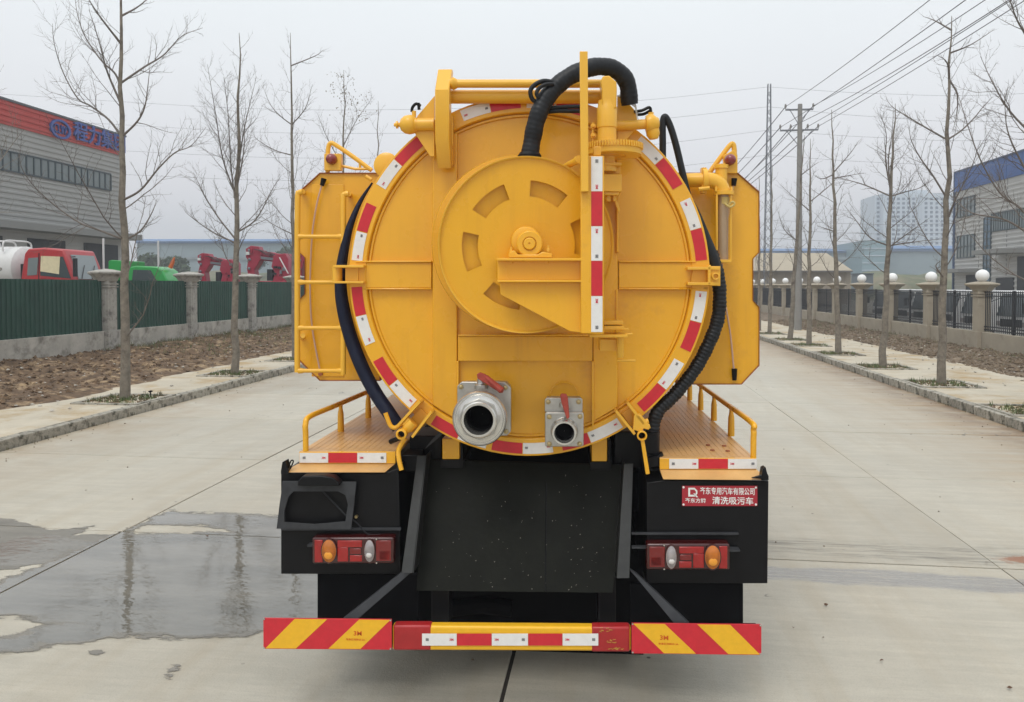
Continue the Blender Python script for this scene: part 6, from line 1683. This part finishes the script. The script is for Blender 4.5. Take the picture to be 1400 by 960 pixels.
# long factories with blue roofs, far off
def factory(x0, x1, yt, yr, dist, label, depth=60):
    org = wpt((x0 + x1) / 2, 391, dist).xy.to_3d(); f = empty('factory', org, label=label, cat='factory')
    mb = MB(); wprism(mb, [(x0, yr), (x1, yr), (x1, 392 + 2.2 * FPX / dist), (x0, 392 + 2.2 * FPX / dist)], dist, depth, org); mb.build('wall', FARW, f, smooth=False)
    p = [wpt(x0 - 2, yr, dist - 1) - org, wpt(x1 + 2, yr, dist - 1) - org]; q = [wpt(x0 - 2, yt, dist + 10) - org, wpt(x1 + 2, yt, dist + 10) - org]
    mb = MB(); mb.add([p[0], p[1], q[1], q[0], p[0] + Vector((0, depth, 0)), p[1] + Vector((0, depth, 0))], [(0, 1, 2, 3), (3, 2, 5, 4), (0, 3, 4), (1, 5, 2), (0, 4, 5, 1)]); mb.build('roof', FARB, f, smooth=False)
    mb = MB(); wprism(mb, [(x0 - 2, yr), (x1 + 2, yr), (x1 + 2, yr + (yr - yt) * .9), (x0 - 2, yr + (yr - yt) * .9)], dist - .6, .5, org); mb.build('fascia', FARB, f, smooth=False)
    return f, org
f, org = factory(187, 600, 327, 330, 190, 'long hazy blue-roofed factory far behind the green fence')
for k in range(187, 600, 30):
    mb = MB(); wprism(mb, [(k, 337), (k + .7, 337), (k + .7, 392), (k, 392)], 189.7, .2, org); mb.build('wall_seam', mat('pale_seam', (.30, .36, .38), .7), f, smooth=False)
mb = MB(); wprism(mb, [(187, 352), (600, 352), (600, 355), (187, 355)], 189.6, .3, org); mb.build('window_band', GLASSB, f, smooth=False)
f, org = factory(930, 1178, 340, 343, 240, 'long hazy blue-roofed factory beyond the low tan building')
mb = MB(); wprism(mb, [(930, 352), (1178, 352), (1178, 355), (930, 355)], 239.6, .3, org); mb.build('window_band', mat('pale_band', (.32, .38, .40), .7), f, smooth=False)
f, org = factory(1216, 1330, 336, 340, 230, 'hazy blue-roofed shed below the high-rise, left of the blue-topped building', 40)
org = wpt(1197, 391, 225).xy.to_3d(); tg = empty('glass_building', org, label='small hazy teal glass block at the foot of the high-rise', cat='building')
mb = MB(); wprism(mb, [(1179, 329), (1216, 329), (1216, 401), (1179, 401)], 225, 25, org); mb.build('wall', TEAL, tg, smooth=False)
for k in range(4):
    mb = MB(); wprism(mb, [(1179, 339 + 10 * k), (1216, 339 + 10 * k), (1216, 340 + 10 * k), (1179, 340 + 10 * k)], 224.8, .3, org); mb.build('floor_band', PALE, tg, smooth=False)
# high-rise
DH = 330; org = wpt(1255, 391, DH).xy.to_3d(); hr = empty('high_rise', org, label='pale hazy high-rise block with rows of small windows', cat='tower block')
mb = MB(); wprism(mb, [(1208, 264), (1316, 264), (1316, 398), (1208, 398)], DH, 22, org); wprism(mb, [(1196, 267), (1207.9, 267), (1207.9, 398), (1196, 398)], DH + 4, 18, org); wprism(mb, [(1238, 260), (1268, 260), (1268, 264), (1238, 264)], DH + 3, 8, org); mb.build('wall', PALE, hr, smooth=False)
kx = DH / FPX * 1.02
w0 = None
for r_ in range(13):
    for x in [1214.5 + 6.9 * k for k in range(6)] + [1266 + 7.4 * k for k in range(6)] + [1200.5]:
        if w0 is None: mb = MB(); mb.box((-1.6 * kx, -.06, -1.5 * kx), (1.6 * kx, .02, 1.5 * kx)); w0 = mb.build('window', PALEW, hr, smooth=False); o = w0
        else: o = w0.copy(); COL.objects.link(o)
        p = wpt(x, 272 + r_ * 6.05, DH if x > 1208 else DH + 4) - org; o.location = (p.x, p.y - .03, p.z)
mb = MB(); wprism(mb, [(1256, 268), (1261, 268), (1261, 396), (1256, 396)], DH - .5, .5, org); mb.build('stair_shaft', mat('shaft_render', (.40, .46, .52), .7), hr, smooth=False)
# scrub slope on the right
def hill(name, x0, x1, yt, dist, m, amp, seed):
    a, b_ = wpt(x0, yt, dist), wpt(x1, yt, dist); mb = MB(); nx, ny = 60, 8; vs = []
    for j in range(ny + 1):
        for i in range(nx + 1):
            u = i / nx; v = j / ny; x = a.x + (b_.x - a.x) * u; y = dist - 18 + 36 * v
            vs.append((x, y, -.05 + (a.z + amp * noise.fractal(Vector((x * .12, y * .12, seed)), 1, 2, 4)) * math.sin(PI * v) ** .8 * min(1, 8 * u, 8 * (1 - u))))
    mb.add(vs, [(j * (nx + 1) + i, j * (nx + 1) + i + 1, (j + 1) * (nx + 1) + i + 1, (j + 1) * (nx + 1) + i) for j in range(ny) for i in range(nx)])
    return tag(mb.build(name, m, angle=180), kind='structure')
hill('slope', 1140, 1420, 374, 140, HILLM, .8, 2)
hill('slope', 100, 640, 372, 150, HILLM, .8, 5)
org = wpt(1183, 391, 120).xy.to_3d(); cb = empty('site_hut', org, label='dark grey hut standing before the scrub slope on the right', cat='hut')
mb = MB(); wprism(mb, [(1176, 375), (1194, 375), (1194, 402), (1176, 402)], 115, 4, org); mb.build('wall', mat('hut_grey', (.10, .12, .13), .7), cb, smooth=False)
mb = MB(); wprism(mb, [(1175, 373.6), (1195, 373.6), (1195, 375), (1175, 375)], 114.8, 4.4, org); mb.build('roof', FRAMEM, cb, smooth=False)
# round far trees
def bushy(px, py, r_px, dist, label, seed):
    rr_ = random.Random(seed); c_ = wpt(px, py, dist); r_ = r_px * dist / FPX
    t = empty('leafy_tree', (c_.x, c_.y, 0), label=label, cat='tree')
    mb = MB(); mb.tube([(0, 0, 0), (.05, 0, c_.z * .5), (0, 0, c_.z)], [.2, .16, .08], 7); mb.build('trunk', BARK, t)
    mb = MB()
    for k in range(1700):
        d = Vector((rr_.gauss(0, 1), rr_.gauss(0, 1), rr_.gauss(0, 1))).normalized()
        q = noise.noise(d * 1.8 + Vector((seed, 0, 0))); p = d * r_ * (rr_.random() ** .35) * (1 + .4 * q); p.z *= .95; p.z += c_.z
        a = Vector((rr_.gauss(0, 1), rr_.gauss(0, 1), rr_.gauss(0, 1))).normalized(); b2 = a.orthogonal().normalized(); s_ = r_ * .085
        mb.add([p + a * s_, p + b2 * s_, p - a * s_, p - b2 * s_], [(0, 1, 2, 3)])
    mb.build('crown', CANOPY, t, smooth=False)
bushy(205, 364, 19, 110, 'leafy round tree behind the green truck, left one of the pair', 1)
bushy(241, 367, 19, 112, 'leafy round tree behind the green truck, right one of the pair', 2)
for i, (x, y, r_) in enumerate(((352, 358, 12), (392, 352, 15), (425, 356, 14))):
    bushy(x, y, r_, 140, ['leafy tree behind the red cranes, leftmost', 'leafy tree behind the red cranes, middle', 'leafy tree behind the truck ladder'][i], 5 + i)

# ------------------------------------------------------------------ vehicles in the yards
def zed(py, p): return p
# red cab with a white tank
RY = 23.2
def yprism(mb, poly, y, d, org): return wprism(mb, poly, y, d, org)
org = wpt(60, 391, RY).xy.to_3d()
rt = empty('tank_truck', org, label='red-cabbed truck with a white tank showing above the green fence', cat='truck')
mb = MB(); yprism(mb, [(27, 400), (28, 382), (33, 347), (38, 340), (60, 338.5), (86, 341), (95, 362), (101, 384), (102, 400)], RY, 1.55, org); mb.build('cab', CABR, rt, bevel=.06, seg=3)
cabdx = .0
mb = MB(); yprism(mb, [(38.5, 353), (52, 352), (50.5, 376), (37, 377)], RY - .015, .01, org); mb.build('side_window', GLASSB, rt, smooth=False)
mb = MB(); yprism(mb, [(55, 351), (86, 351), (97, 381), (55, 377)], RY - .015, .01, org); mb.build('side_window', GLASS, rt, smooth=False)
mb = MB(); yprism(mb, [(56, 350), (82, 351), (80.5, 375), (55, 371)], RY - .03, .01, org); mb.build('paper_sheet', mat('yellowed_paper', (.62, .55, .36), .8, noise_amt=.1), rt, smooth=False)
mb = MB(); yprism(mb, [(52.6, 346), (53.6, 346), (53.2, 398), (52.2, 398)], RY - .012, .01, org); mb.build('door_seam', IRON, rt, smooth=False)
mb = MB(); yprism(mb, [(54, 378.5), (98, 382.5), (98, 384), (54, 380)], RY - .03, .03, org); mb.build('belt_moulding', CABR, rt)
mb = MB(); yprism(mb, [(57, 382), (64, 382.4), (64, 384), (57, 383.6)], RY - .04, .03, org); mb.build('door_handle', IRON, rt)
w_ = Vector((0, .22, 0)); 
A_, B_, C_, D_ = wpt(88, 343, RY) - org + w_, wpt(88, 343, RY) - org + Vector((0, 1.36, 0)), wpt(101, 382, RY) - org + Vector((0, 1.36, 0)), wpt(101, 382, RY) - org + w_
A_, B_, C_, D_ = A_.lerp(D_, .14), B_.lerp(C_, .14), C_, D_
mb = MB()
for t_ in (.1, .55): q0 = D_.lerp(C_, t_) + Vector((.045, 0, .03)); mb.tube([q0, q0 + (A_ - D_) * .55 + (C_ - D_) * .28 + Vector((.012, 0, 0))], .014, 5)
mb.build('wiper', IRON, rt)
mb = MB(); q0 = A_.lerp(D_, .5) + Vector((-.25, .35, -.1)); mb.lathe(q0, (1, 0, .6), [(.20, -.015), (.20, .015), (.17, .015), (.17, -.015)], 18, closed=True); mb.build('steering_wheel', IRON, rt)
mb = MB(); mb.extrude([A_, B_, C_, D_], (.03, 0, .015)); mb.build('windscreen', mat('pale_windscreen', (.26, .29, .30), .06), rt, smooth=False)
mb = MB(); e_ = wpt(101, 368, RY) - org; mb.box((e_.x + .05, -.12, e_.z - .25), (e_.x + .15, -.02, e_.z + .35)); mb.tube([(e_.x - .1, .05, e_.z + .4), (e_.x + .1, -.07, e_.z + .4)], .02, 6); mb.build('mirror', IRON, rt)
mb = MB(); p = wpt(24, 369, RY) - org; mb.tube([(p.x, .3, .9), (p.x, .3, p.z + .2)], .11, 10); mb.build('air_intake', IRON, rt)
mb = MB(); p = wpt(0, 362, RY + .3) - org; r_ = .75; mb.lathe((p.x + .35, 1.15, p.z - .1), (-1, 0, 0), [(.2, -.12), (.6, -.06), (r_, .05), (r_, 5.5), (.3, 5.6)], 32); mb.build('tank', CABW, rt, angle=50)
mb = MB()
for dx in (-.1, -.7, -1.3):
    mb.tube(smooth_path([(p.x + dx, .55, p.z + .45), (p.x + dx, .62, p.z + .8), (p.x + dx + .02, 1.2, p.z + .84), (p.x + dx, 1.8, p.z + .8), (p.x + dx, 1.85, p.z + .45)], 4), .03, 8)
mb.tube([(p.x - .1, .62, p.z + .8), (p.x - 3, .62, p.z + .8)], .025, 8); mb.build('tank_rail', CABW, rt)
mb = MB(); mb.box((p.x - 4.5, .4, .6), (e_.x + .3, 1.9, 1.2)); mb.build('chassis', IRON, rt)
for dx in (e_.x - .6, p.x - 2, p.x - 3.3):
    for y in (.15, 2.1): mb = MB(); mb.lathe((dx, y, .5), (0, 1, 0), [(.1, -.1), (.5, -.12), (.5, .12), (.1, .1)], 20); mb.build('wheel', TYRE, rt)
# green truck
RY = 31.0; org = wpt(200, 391, RY).xy.to_3d()
gt = empty('flatbed_truck', org, label='green-cabbed truck showing above the fence behind the nearest left tree', cat='truck')
mb = MB(); yprism(mb, [(174, 402), (174, 372), (178, 365), (186, 363.5), (214, 364.5), (222, 370), (231, 388), (231, 402)], RY, 1.2, org); mb.build('cab', CABG, gt, bevel=.06, seg=3)
mb = MB(); yprism(mb, [(182, 369), (206, 369.5), (216, 387), (180, 387)], RY - .015, .01, org); mb.build('side_window', GLASS, gt, smooth=False)
A_ = wpt(218, 368, RY) - org; C_ = wpt(228, 386, RY) - org
mb = MB(); mb.extrude([A_ + Vector((0, .15, 0)), A_ + Vector((0, 1.08, 0)), C_ + Vector((0, 1.08, 0)), C_ + Vector((0, .15, 0))], (.03, 0, .01)); mb.build('windscreen', MATS['pale_windscreen'], gt, smooth=False)
mb = MB(); yprism(mb, [(148, 357), (152, 355.5), (176, 357), (176, 366), (165, 366), (163, 390), (148, 390)], RY + .6, 1.2, org); mb.build('crane_body', CABG, gt, bevel=.03)
mb = MB(); c_ = wpt(222, 361, RY) - org + Vector((0, .6, 0)); mb.tube([c_ + Vector((0, 0, -.15)), c_ + Vector((.12, 0, .1)), c_ + Vector((.2, 0, .3))], [.1, .08, .03], 8); mb.build('beacon', mat('orange_beacon', (.6, .13, .03), .4), gt)
mb = MB(); p0 = wpt(150, 392, RY) - org; p1 = wpt(228, 392, RY) - org; mb.box((p0.x - 4, .3, .5), (p1.x, 1.8, 1.1)); mb.build('chassis', IRON, gt)
for dx in (p1.x - .8, p0.x - 2.5):
    for y in (.1, 2.0): mb = MB(); mb.lathe((dx, y, .5), (0, 1, 0), [(.1, -.1), (.5, -.12), (.5, .12), (.1, .1)], 20); mb.build('wheel', TYRE, gt)
mb = MB(); p = wpt(142, 380, 26); mb.tube([(p.x, 26, 0), (p.x, 26, wpt(142, 326, 26).z)], .035, 8); tag(mb.build('thin_mast', CABW), 'thin white pole behind the green fence left of the nearest tree', 'pole')
# red knuckle cranes on lorry beds
def crane(x, w, yt, dist, label, mirror=False, big=False):
    org = wpt(x, 391, dist).xy.to_3d(); c_ = empty('loader_crane', org, label=label, cat='crane', group='red loader cranes behind the green fence')
    X = lambda u: x + w * u
    H_ = 388 - yt
    Y = lambda v: yt + H_ * v
    def pr(poly, y, d, nm, m=CRANE, bev=.02): mb = MB(); wprism(mb, [(X(a), Y(b_)) for a, b_ in poly], dist + y, d, org); return mb.build(nm, m, c_, bevel=bev)
    pr([(.0, .08), (.12, .0), (.3, .02), (.34, .14), (1.0 * .82, .22), (.86, .4), (.74, .44), (.33, .38), (.28, .5), (.2, .62), (.24, .98), (.10, .98), (.02, .6), (.06, .4), (.0, .3)], .2, .5, 'boom')
    pr([(.66, .25), (.92, .2), (1.0, .35), (1.0, 1.0), (.62, 1.0), (.68, .7), (.6, .55)], -.1, .8, 'column')
    pr([(.35, .28), (.72, .33), (.72, .4), (.35, .35)], .1, .12, 'lift_cylinder', STEEL, 0)
    pr([(-.1, .93), (1.25, .93), (1.25, 1.12), (-.1, 1.12)], -.2, 1.6, 'base_frame')
    pr([(.5, .62), (.62, .62), (.62, .92), (.5, .92)], -.15, .5, 'control_box', IRON, 0)
    mb = MB()
    for k in range(3): mb.tube(smooth_path([wpt(X(.2 + k * .05), Y(.1), dist + .1) - org, wpt(X(.5), Y(.16 + .04 * k), dist + .05) - org, wpt(X(.8), Y(.34), dist + .1) - org, wpt(X(.8 + .04 * k), Y(.8), dist - .1) - org], 4), .02, 6)
    mb.build('crane_hose', IRON, c_)
    q_ = random.Random(int(x))
    for k in range(7):
        u, v = q_.uniform(.62, .95), q_.uniform(.3, .85); s1_, s2_ = q_.uniform(.04, .09), q_.uniform(.04, .10)
        pr([(u, v), (u + s1_, v), (u + s1_, v + s2_), (u, v + s2_)], -.18, .1, 'valve_block', [IRON, CRANE, STEEL][k % 3], .01)
    for k in range(3):
        u = .1 + .22 * k; pr([(u, .06 + .05 * k), (u + .05, .07 + .05 * k), (u + .05, .2 + .05 * k), (u, .19 + .05 * k)], .12, .66, 'boom_collar', CRANE, .01)
    for k in range(4):
        c0 = wpt(X(.08 + .01 * (k % 2)), Y(.12 + .24 * k), dist + .18) - org; mb = MB(); mb.lathe(c0, (0, -1, 0), [(.07, -.05), (.07, .05), (.03, .07)], 10); mb.build('pivot_pin', STEEL, c_)
    pr([(.0, .16), (.08, .16), (.08, .24), (.0, .24)], .1, .1, 'warning_stripe', CABW, 0)
    return c_
crane(270, 50, 346, 40, 'red loader crane with the arched boom just left of the second tree')
crane(336, 58, 336, 38, 'larger red loader crane between the second tree and the truck ladder')
crane(408, 22, 338, 36, 'red loader crane glimpsed through the notch beside the ladder')
mb = MB(); o_ = wpt(390, 362, 37); mb.tube([wpt(382, 352, 37), wpt(394, 374, 37)], .03, 6); tag(mb.build('leaning_rod', CABW), 'thin pale rod leaning beside the larger red crane', 'rod')
# lamp post behind the green fence
p = wpt(217, 391, 60); mb = MB(); mb.tube([(p.x, p.y, 0), (p.x, p.y, wpt(217, 329, 60).z)], .08, 8); tag(mb.build('thin_mast', CABW), 'white pole standing between the two leafy trees behind the green truck', 'pole')
# row of small white lorries behind the railings
def van():
    t = empty('small_lorry', (0, 0, 0), label='x', cat='lorry', group='white small lorries parked behind the railings')
    mb = MB(); mb.extrude([(0, -.95, .45), (0, -.95, 1.06), (.26, -.95, 1.92), (.55, -.95, 2.0), (1.5, -.95, 2.02), (1.6, -.95, .45)], (0, 1.9, 0)); mb.build('cab', CABW, t, bevel=.05)
    mb = MB(); mb.extrude([(-.012, -.86, 1.08), (.235, -.86, 1.90), (.235, .86, 1.90), (-.012, .86, 1.08)], (-.02, 0, .008)); mb.build('windscreen', GLASS, t, smooth=False)
    mb = MB(); mb.box((-.03, -.62, .70), (.0, .62, .98)); mb.build('grille', IRON, t)
    for s_ in (-1, 1):
        mb = MB(); mb.box((-.03, s_ * .78 - .13, .72), (.01, s_ * .78 + .13, .9)); mb.build('headlight', LENSW, t, bevel=.02)
        mb = MB(); mb.box((.45, s_ * .955 - .01, 1.2), (1.2, s_ * .955 + .01, 1.8)); mb.build('side_window', GLASS, t, smooth=False)
        mb = MB(); mb.box((-.2, s_ * 1.12 - .06, 1.25), (-.12, s_ * 1.12 + .06, 1.6)); mb.tube([(-.1, s_ * 1.1, 1.6), (.2, s_ * .94, 1.75)], .015, 6); mb.build('mirror', IRON, t)
        for x in (.6, 3.6): mb = MB(); mb.lathe((x, s_ * .85, .38), (0, 1, 0), [(.1, -.1), (.38, -.11), (.38, .11), (.1, .1)], 18); mb.build('wheel', TYRE, t)
    mb = MB(); mb.box((-.06, -.95, .42), (.1, .95, .62)); mb.build('bumper', CABW, t, bevel=.02)
    mb = MB(); mb.box((1.7, -.95, .8), (4.7, .95, 1.25)); mb.build('cargo_bed', CABW, t)
    mb = MB(); mb.box((.8, -.5, .4), (4.6, .5, .7)); mb.build('chassis', IRON, t)
    return t
v0 = van()
labs = ['rightmost', 'second from the right', 'third from the right', 'fourth from the right', 'fifth from the right', 'sixth from the right', 'seventh from the right', 'eighth from the right']
for i in range(8):
    v = v0 if i == 0 else copy_tree(v0)
    v.location = (14.6 + rr.uniform(-.15, .15), 24.5 + 2.75 * i, 0); v.rotation_euler = (0, 0, rr.uniform(-.03, .03) + .12)
    v['label'] = f'white small lorry parked behind the iron railings, {labs[i]}'

# ------------------------------------------------------------------ poles and wires
pole_base = Vector((8.85, 37.2, .12))
def power_pole(base, rz, label):
    t = empty('power_pole', base, rz, label=label, cat='power pole', group='concrete power poles')
    mb = MB(); mb.tube([(0, 0, -.2), (0, 0, 10.5)], [.17, .10], 14); mb.build('pole', POLEM, t)
    for z, w in ((10.28, .62), (9.33, .85)):
        mb = MB(); mb.box((-w, .1, z - .035), (w, .16, z + .035)); mb.tube([(-w * .7, .1, z), (0, .1, z - .75)], .018, 6); mb.tube([(w * .7, .1, z), (0, .1, z - .75)], .018, 6); a = mb.build('crossarm', STEEL, t)
        for x in ([-w, w] if w < .7 else [-w, -w * .45, w * .45, w]):
            mb = MB(); mb.lathe((x, .13, z + .03), (0, 0, 1), [(.02, 0), (.02, .08), (.055, .09), (.05, .13), (.055, .15), (.03, .24), (.01, .25)], 10); mb.build('insulator', POLEM, a)
    return t
power_pole(pole_base, 0, 'grey concrete power pole with two crossarms beside the right pavement')
def cat_wire(a, b_, sag, r_=.013, n=26):
    a, b_ = Vector(a), Vector(b_); mb = MB()
    mb.tube([a.lerp(b_, k / n) - Vector((0, 0, sag * 4 * (k / n) * (1 - k / n))) for k in range(n + 1)], r_, 5); return mb
for i, (x, z, s_) in enumerate(((-.62, 10.55, .9), (.62, 10.55, 1.1), (-.85, 9.6, .8), (-.38, 9.6, 1.2), (.38, 9.6, .7), (.85, 9.6, .6))):
    for y0_, y1_, near in ((37.3, -14, True), (37.3, 92, False)):
        mb = cat_wire((8.85 + x, y0_, z), (8.85 + x * 1.0 + (1.2 if near else -.3), y1_, z + (.3 if near else 0)), s_, .012 if near else .02)
        where = ['left end of the upper crossarm', 'right end of the upper crossarm', 'left end of the lower crossarm', 'inner left insulator of the lower crossarm', 'inner right insulator of the lower crossarm', 'right end of the lower crossarm'][i]
        tag(mb.build('power_line', WIRE), 'overhead line ' + ('towards us from the ' if near else 'running away from the ') + where, 'wire', 'overhead lines on the concrete pole')
power_pole(Vector((8.6, 92, .1)), 0, 'far concrete power pole behind the nearer one')
power_pole(Vector((10.0, -14, .1)), 0, 'concrete power pole behind the camera that holds the near lines')
# tall steel mast and thin lines across the sky
MY = 62
mbp = wpt(1049, 430, MY); ztop = wpt(1050, 115, MY).z
mt = empty('steel_mast', (mbp.x, MY, 0), label='tall grey lattice mast right behind the truck side box', cat='mast')
mb = MB(); h = ztop
for sx in (-1, 1):
    for sy in (-1, 1): mb.tube([(sx * .3, sy * .3, 0), (sx * .10, sy * .10, h)], .035, 6)
k = 0; z = 0
while z < h - .6:
    f0_, f1_ = .3 - .2 * z / h, .3 - .2 * (z + .7) / h
    for (a, b_) in (((-1, -1), (1, -1)), ((1, -1), (1, 1)), ((1, 1), (-1, 1)), ((-1, 1), (-1, -1))):
        if k % 2: a, b_ = b_, a
        mb.tube([(a[0] * f0_, a[1] * f0_, z), (b_[0] * f1_, b_[1] * f1_, z + .7)], .016, 4, caps=False)
    z += .7; k += 1
mb.build('lattice', STEEL, mt, smooth=False)
for pts in ([(-500, 95), (100, 135), (400, 150), (720, 146), (880, 137), (1050, 119)], [(-500, 135), (100, 167), (400, 182), (720, 178), (900, 163), (1050, 146)], [(-500, 175), (100, 203), (400, 216), (720, 212), (900, 197), (1050, 178)], [(-500, 215), (100, 236), (400, 247), (720, 240), (900, 230), (1050, 212)],
            [(1050, 119), (1200, 128), (1400, 128), (1900, 90)], [(1050, 146), (1200, 160), (1400, 165), (1900, 130)], [(1050, 178), (1200, 188), (1400, 190), (1900, 150)], [(1050, 212), (1200, 222), (1400, 224), (1900, 190)]):
    mb = MB(); mb.tube(smooth_path([wpt(a, b_, MY) for a, b_ in pts], 8), .011, 4)
    hgt = {119: 'topmost', 146: 'second', 178: 'third', 212: 'lowest'}[pts[-1][1] if pts[0][0] < 0 else pts[0][1]]
    tag(mb.build('sky_wire', mat('thin_grey_wire', (.25, .25, .27), .6)), hgt + ' thin sky line ' + ('left' if pts[0][0] < 0 else 'right') + ' of the tall lattice mast', 'wire', 'thin lines strung from the tall mast')
for x in (-500, 1900):
    p = wpt(x, 391, MY); mb = MB(); mb.tube([(p.x, p.y, 0), (p.x, p.y, wpt(x, 85, MY).z)], [.25, .1], 8); tag(mb.build('steel_mast', STEEL), 'steel mast outside the frame on the ' + ('left' if x < 0 else 'right') + ' that holds the thin lines', 'mast')
for i, yy in enumerate((305, 318, 330, 341)):
    mb = MB(); mb.tube(smooth_path([wpt(1050, yy - 4, 78), wpt(1200, yy + 2, 78), wpt(1330, yy, 78), wpt(1500, yy - 5, 78)], 6), .014, 4)
    tag(mb.build('sky_wire', MATS['thin_grey_wire']), ['topmost', 'second', 'third', 'lowest'][i] + ' of the low thin lines in front of the high-rise', 'wire', 'low lines before the high-rise')

# ------------------------------------------------------------------ haze
hz = bpy.data.materials.new('haze_air'); hz.use_nodes = True
n, l = hz.node_tree.nodes, hz.node_tree.links; n.clear()
vo = n.new('ShaderNodeVolumePrincipled'); vo.inputs['Color'].default_value = (.90, .94, 1.0, 1); vo.inputs['Density'].default_value = .0017
ou = n.new('ShaderNodeOutputMaterial'); l.new(vo.outputs[0], ou.inputs['Volume'])
mb = MB(); mb.box((-420, -60, -1.2), (420, 900, 60)); hb = mb.build('haze', hz, smooth=False); hb['kind'] = 'stuff'
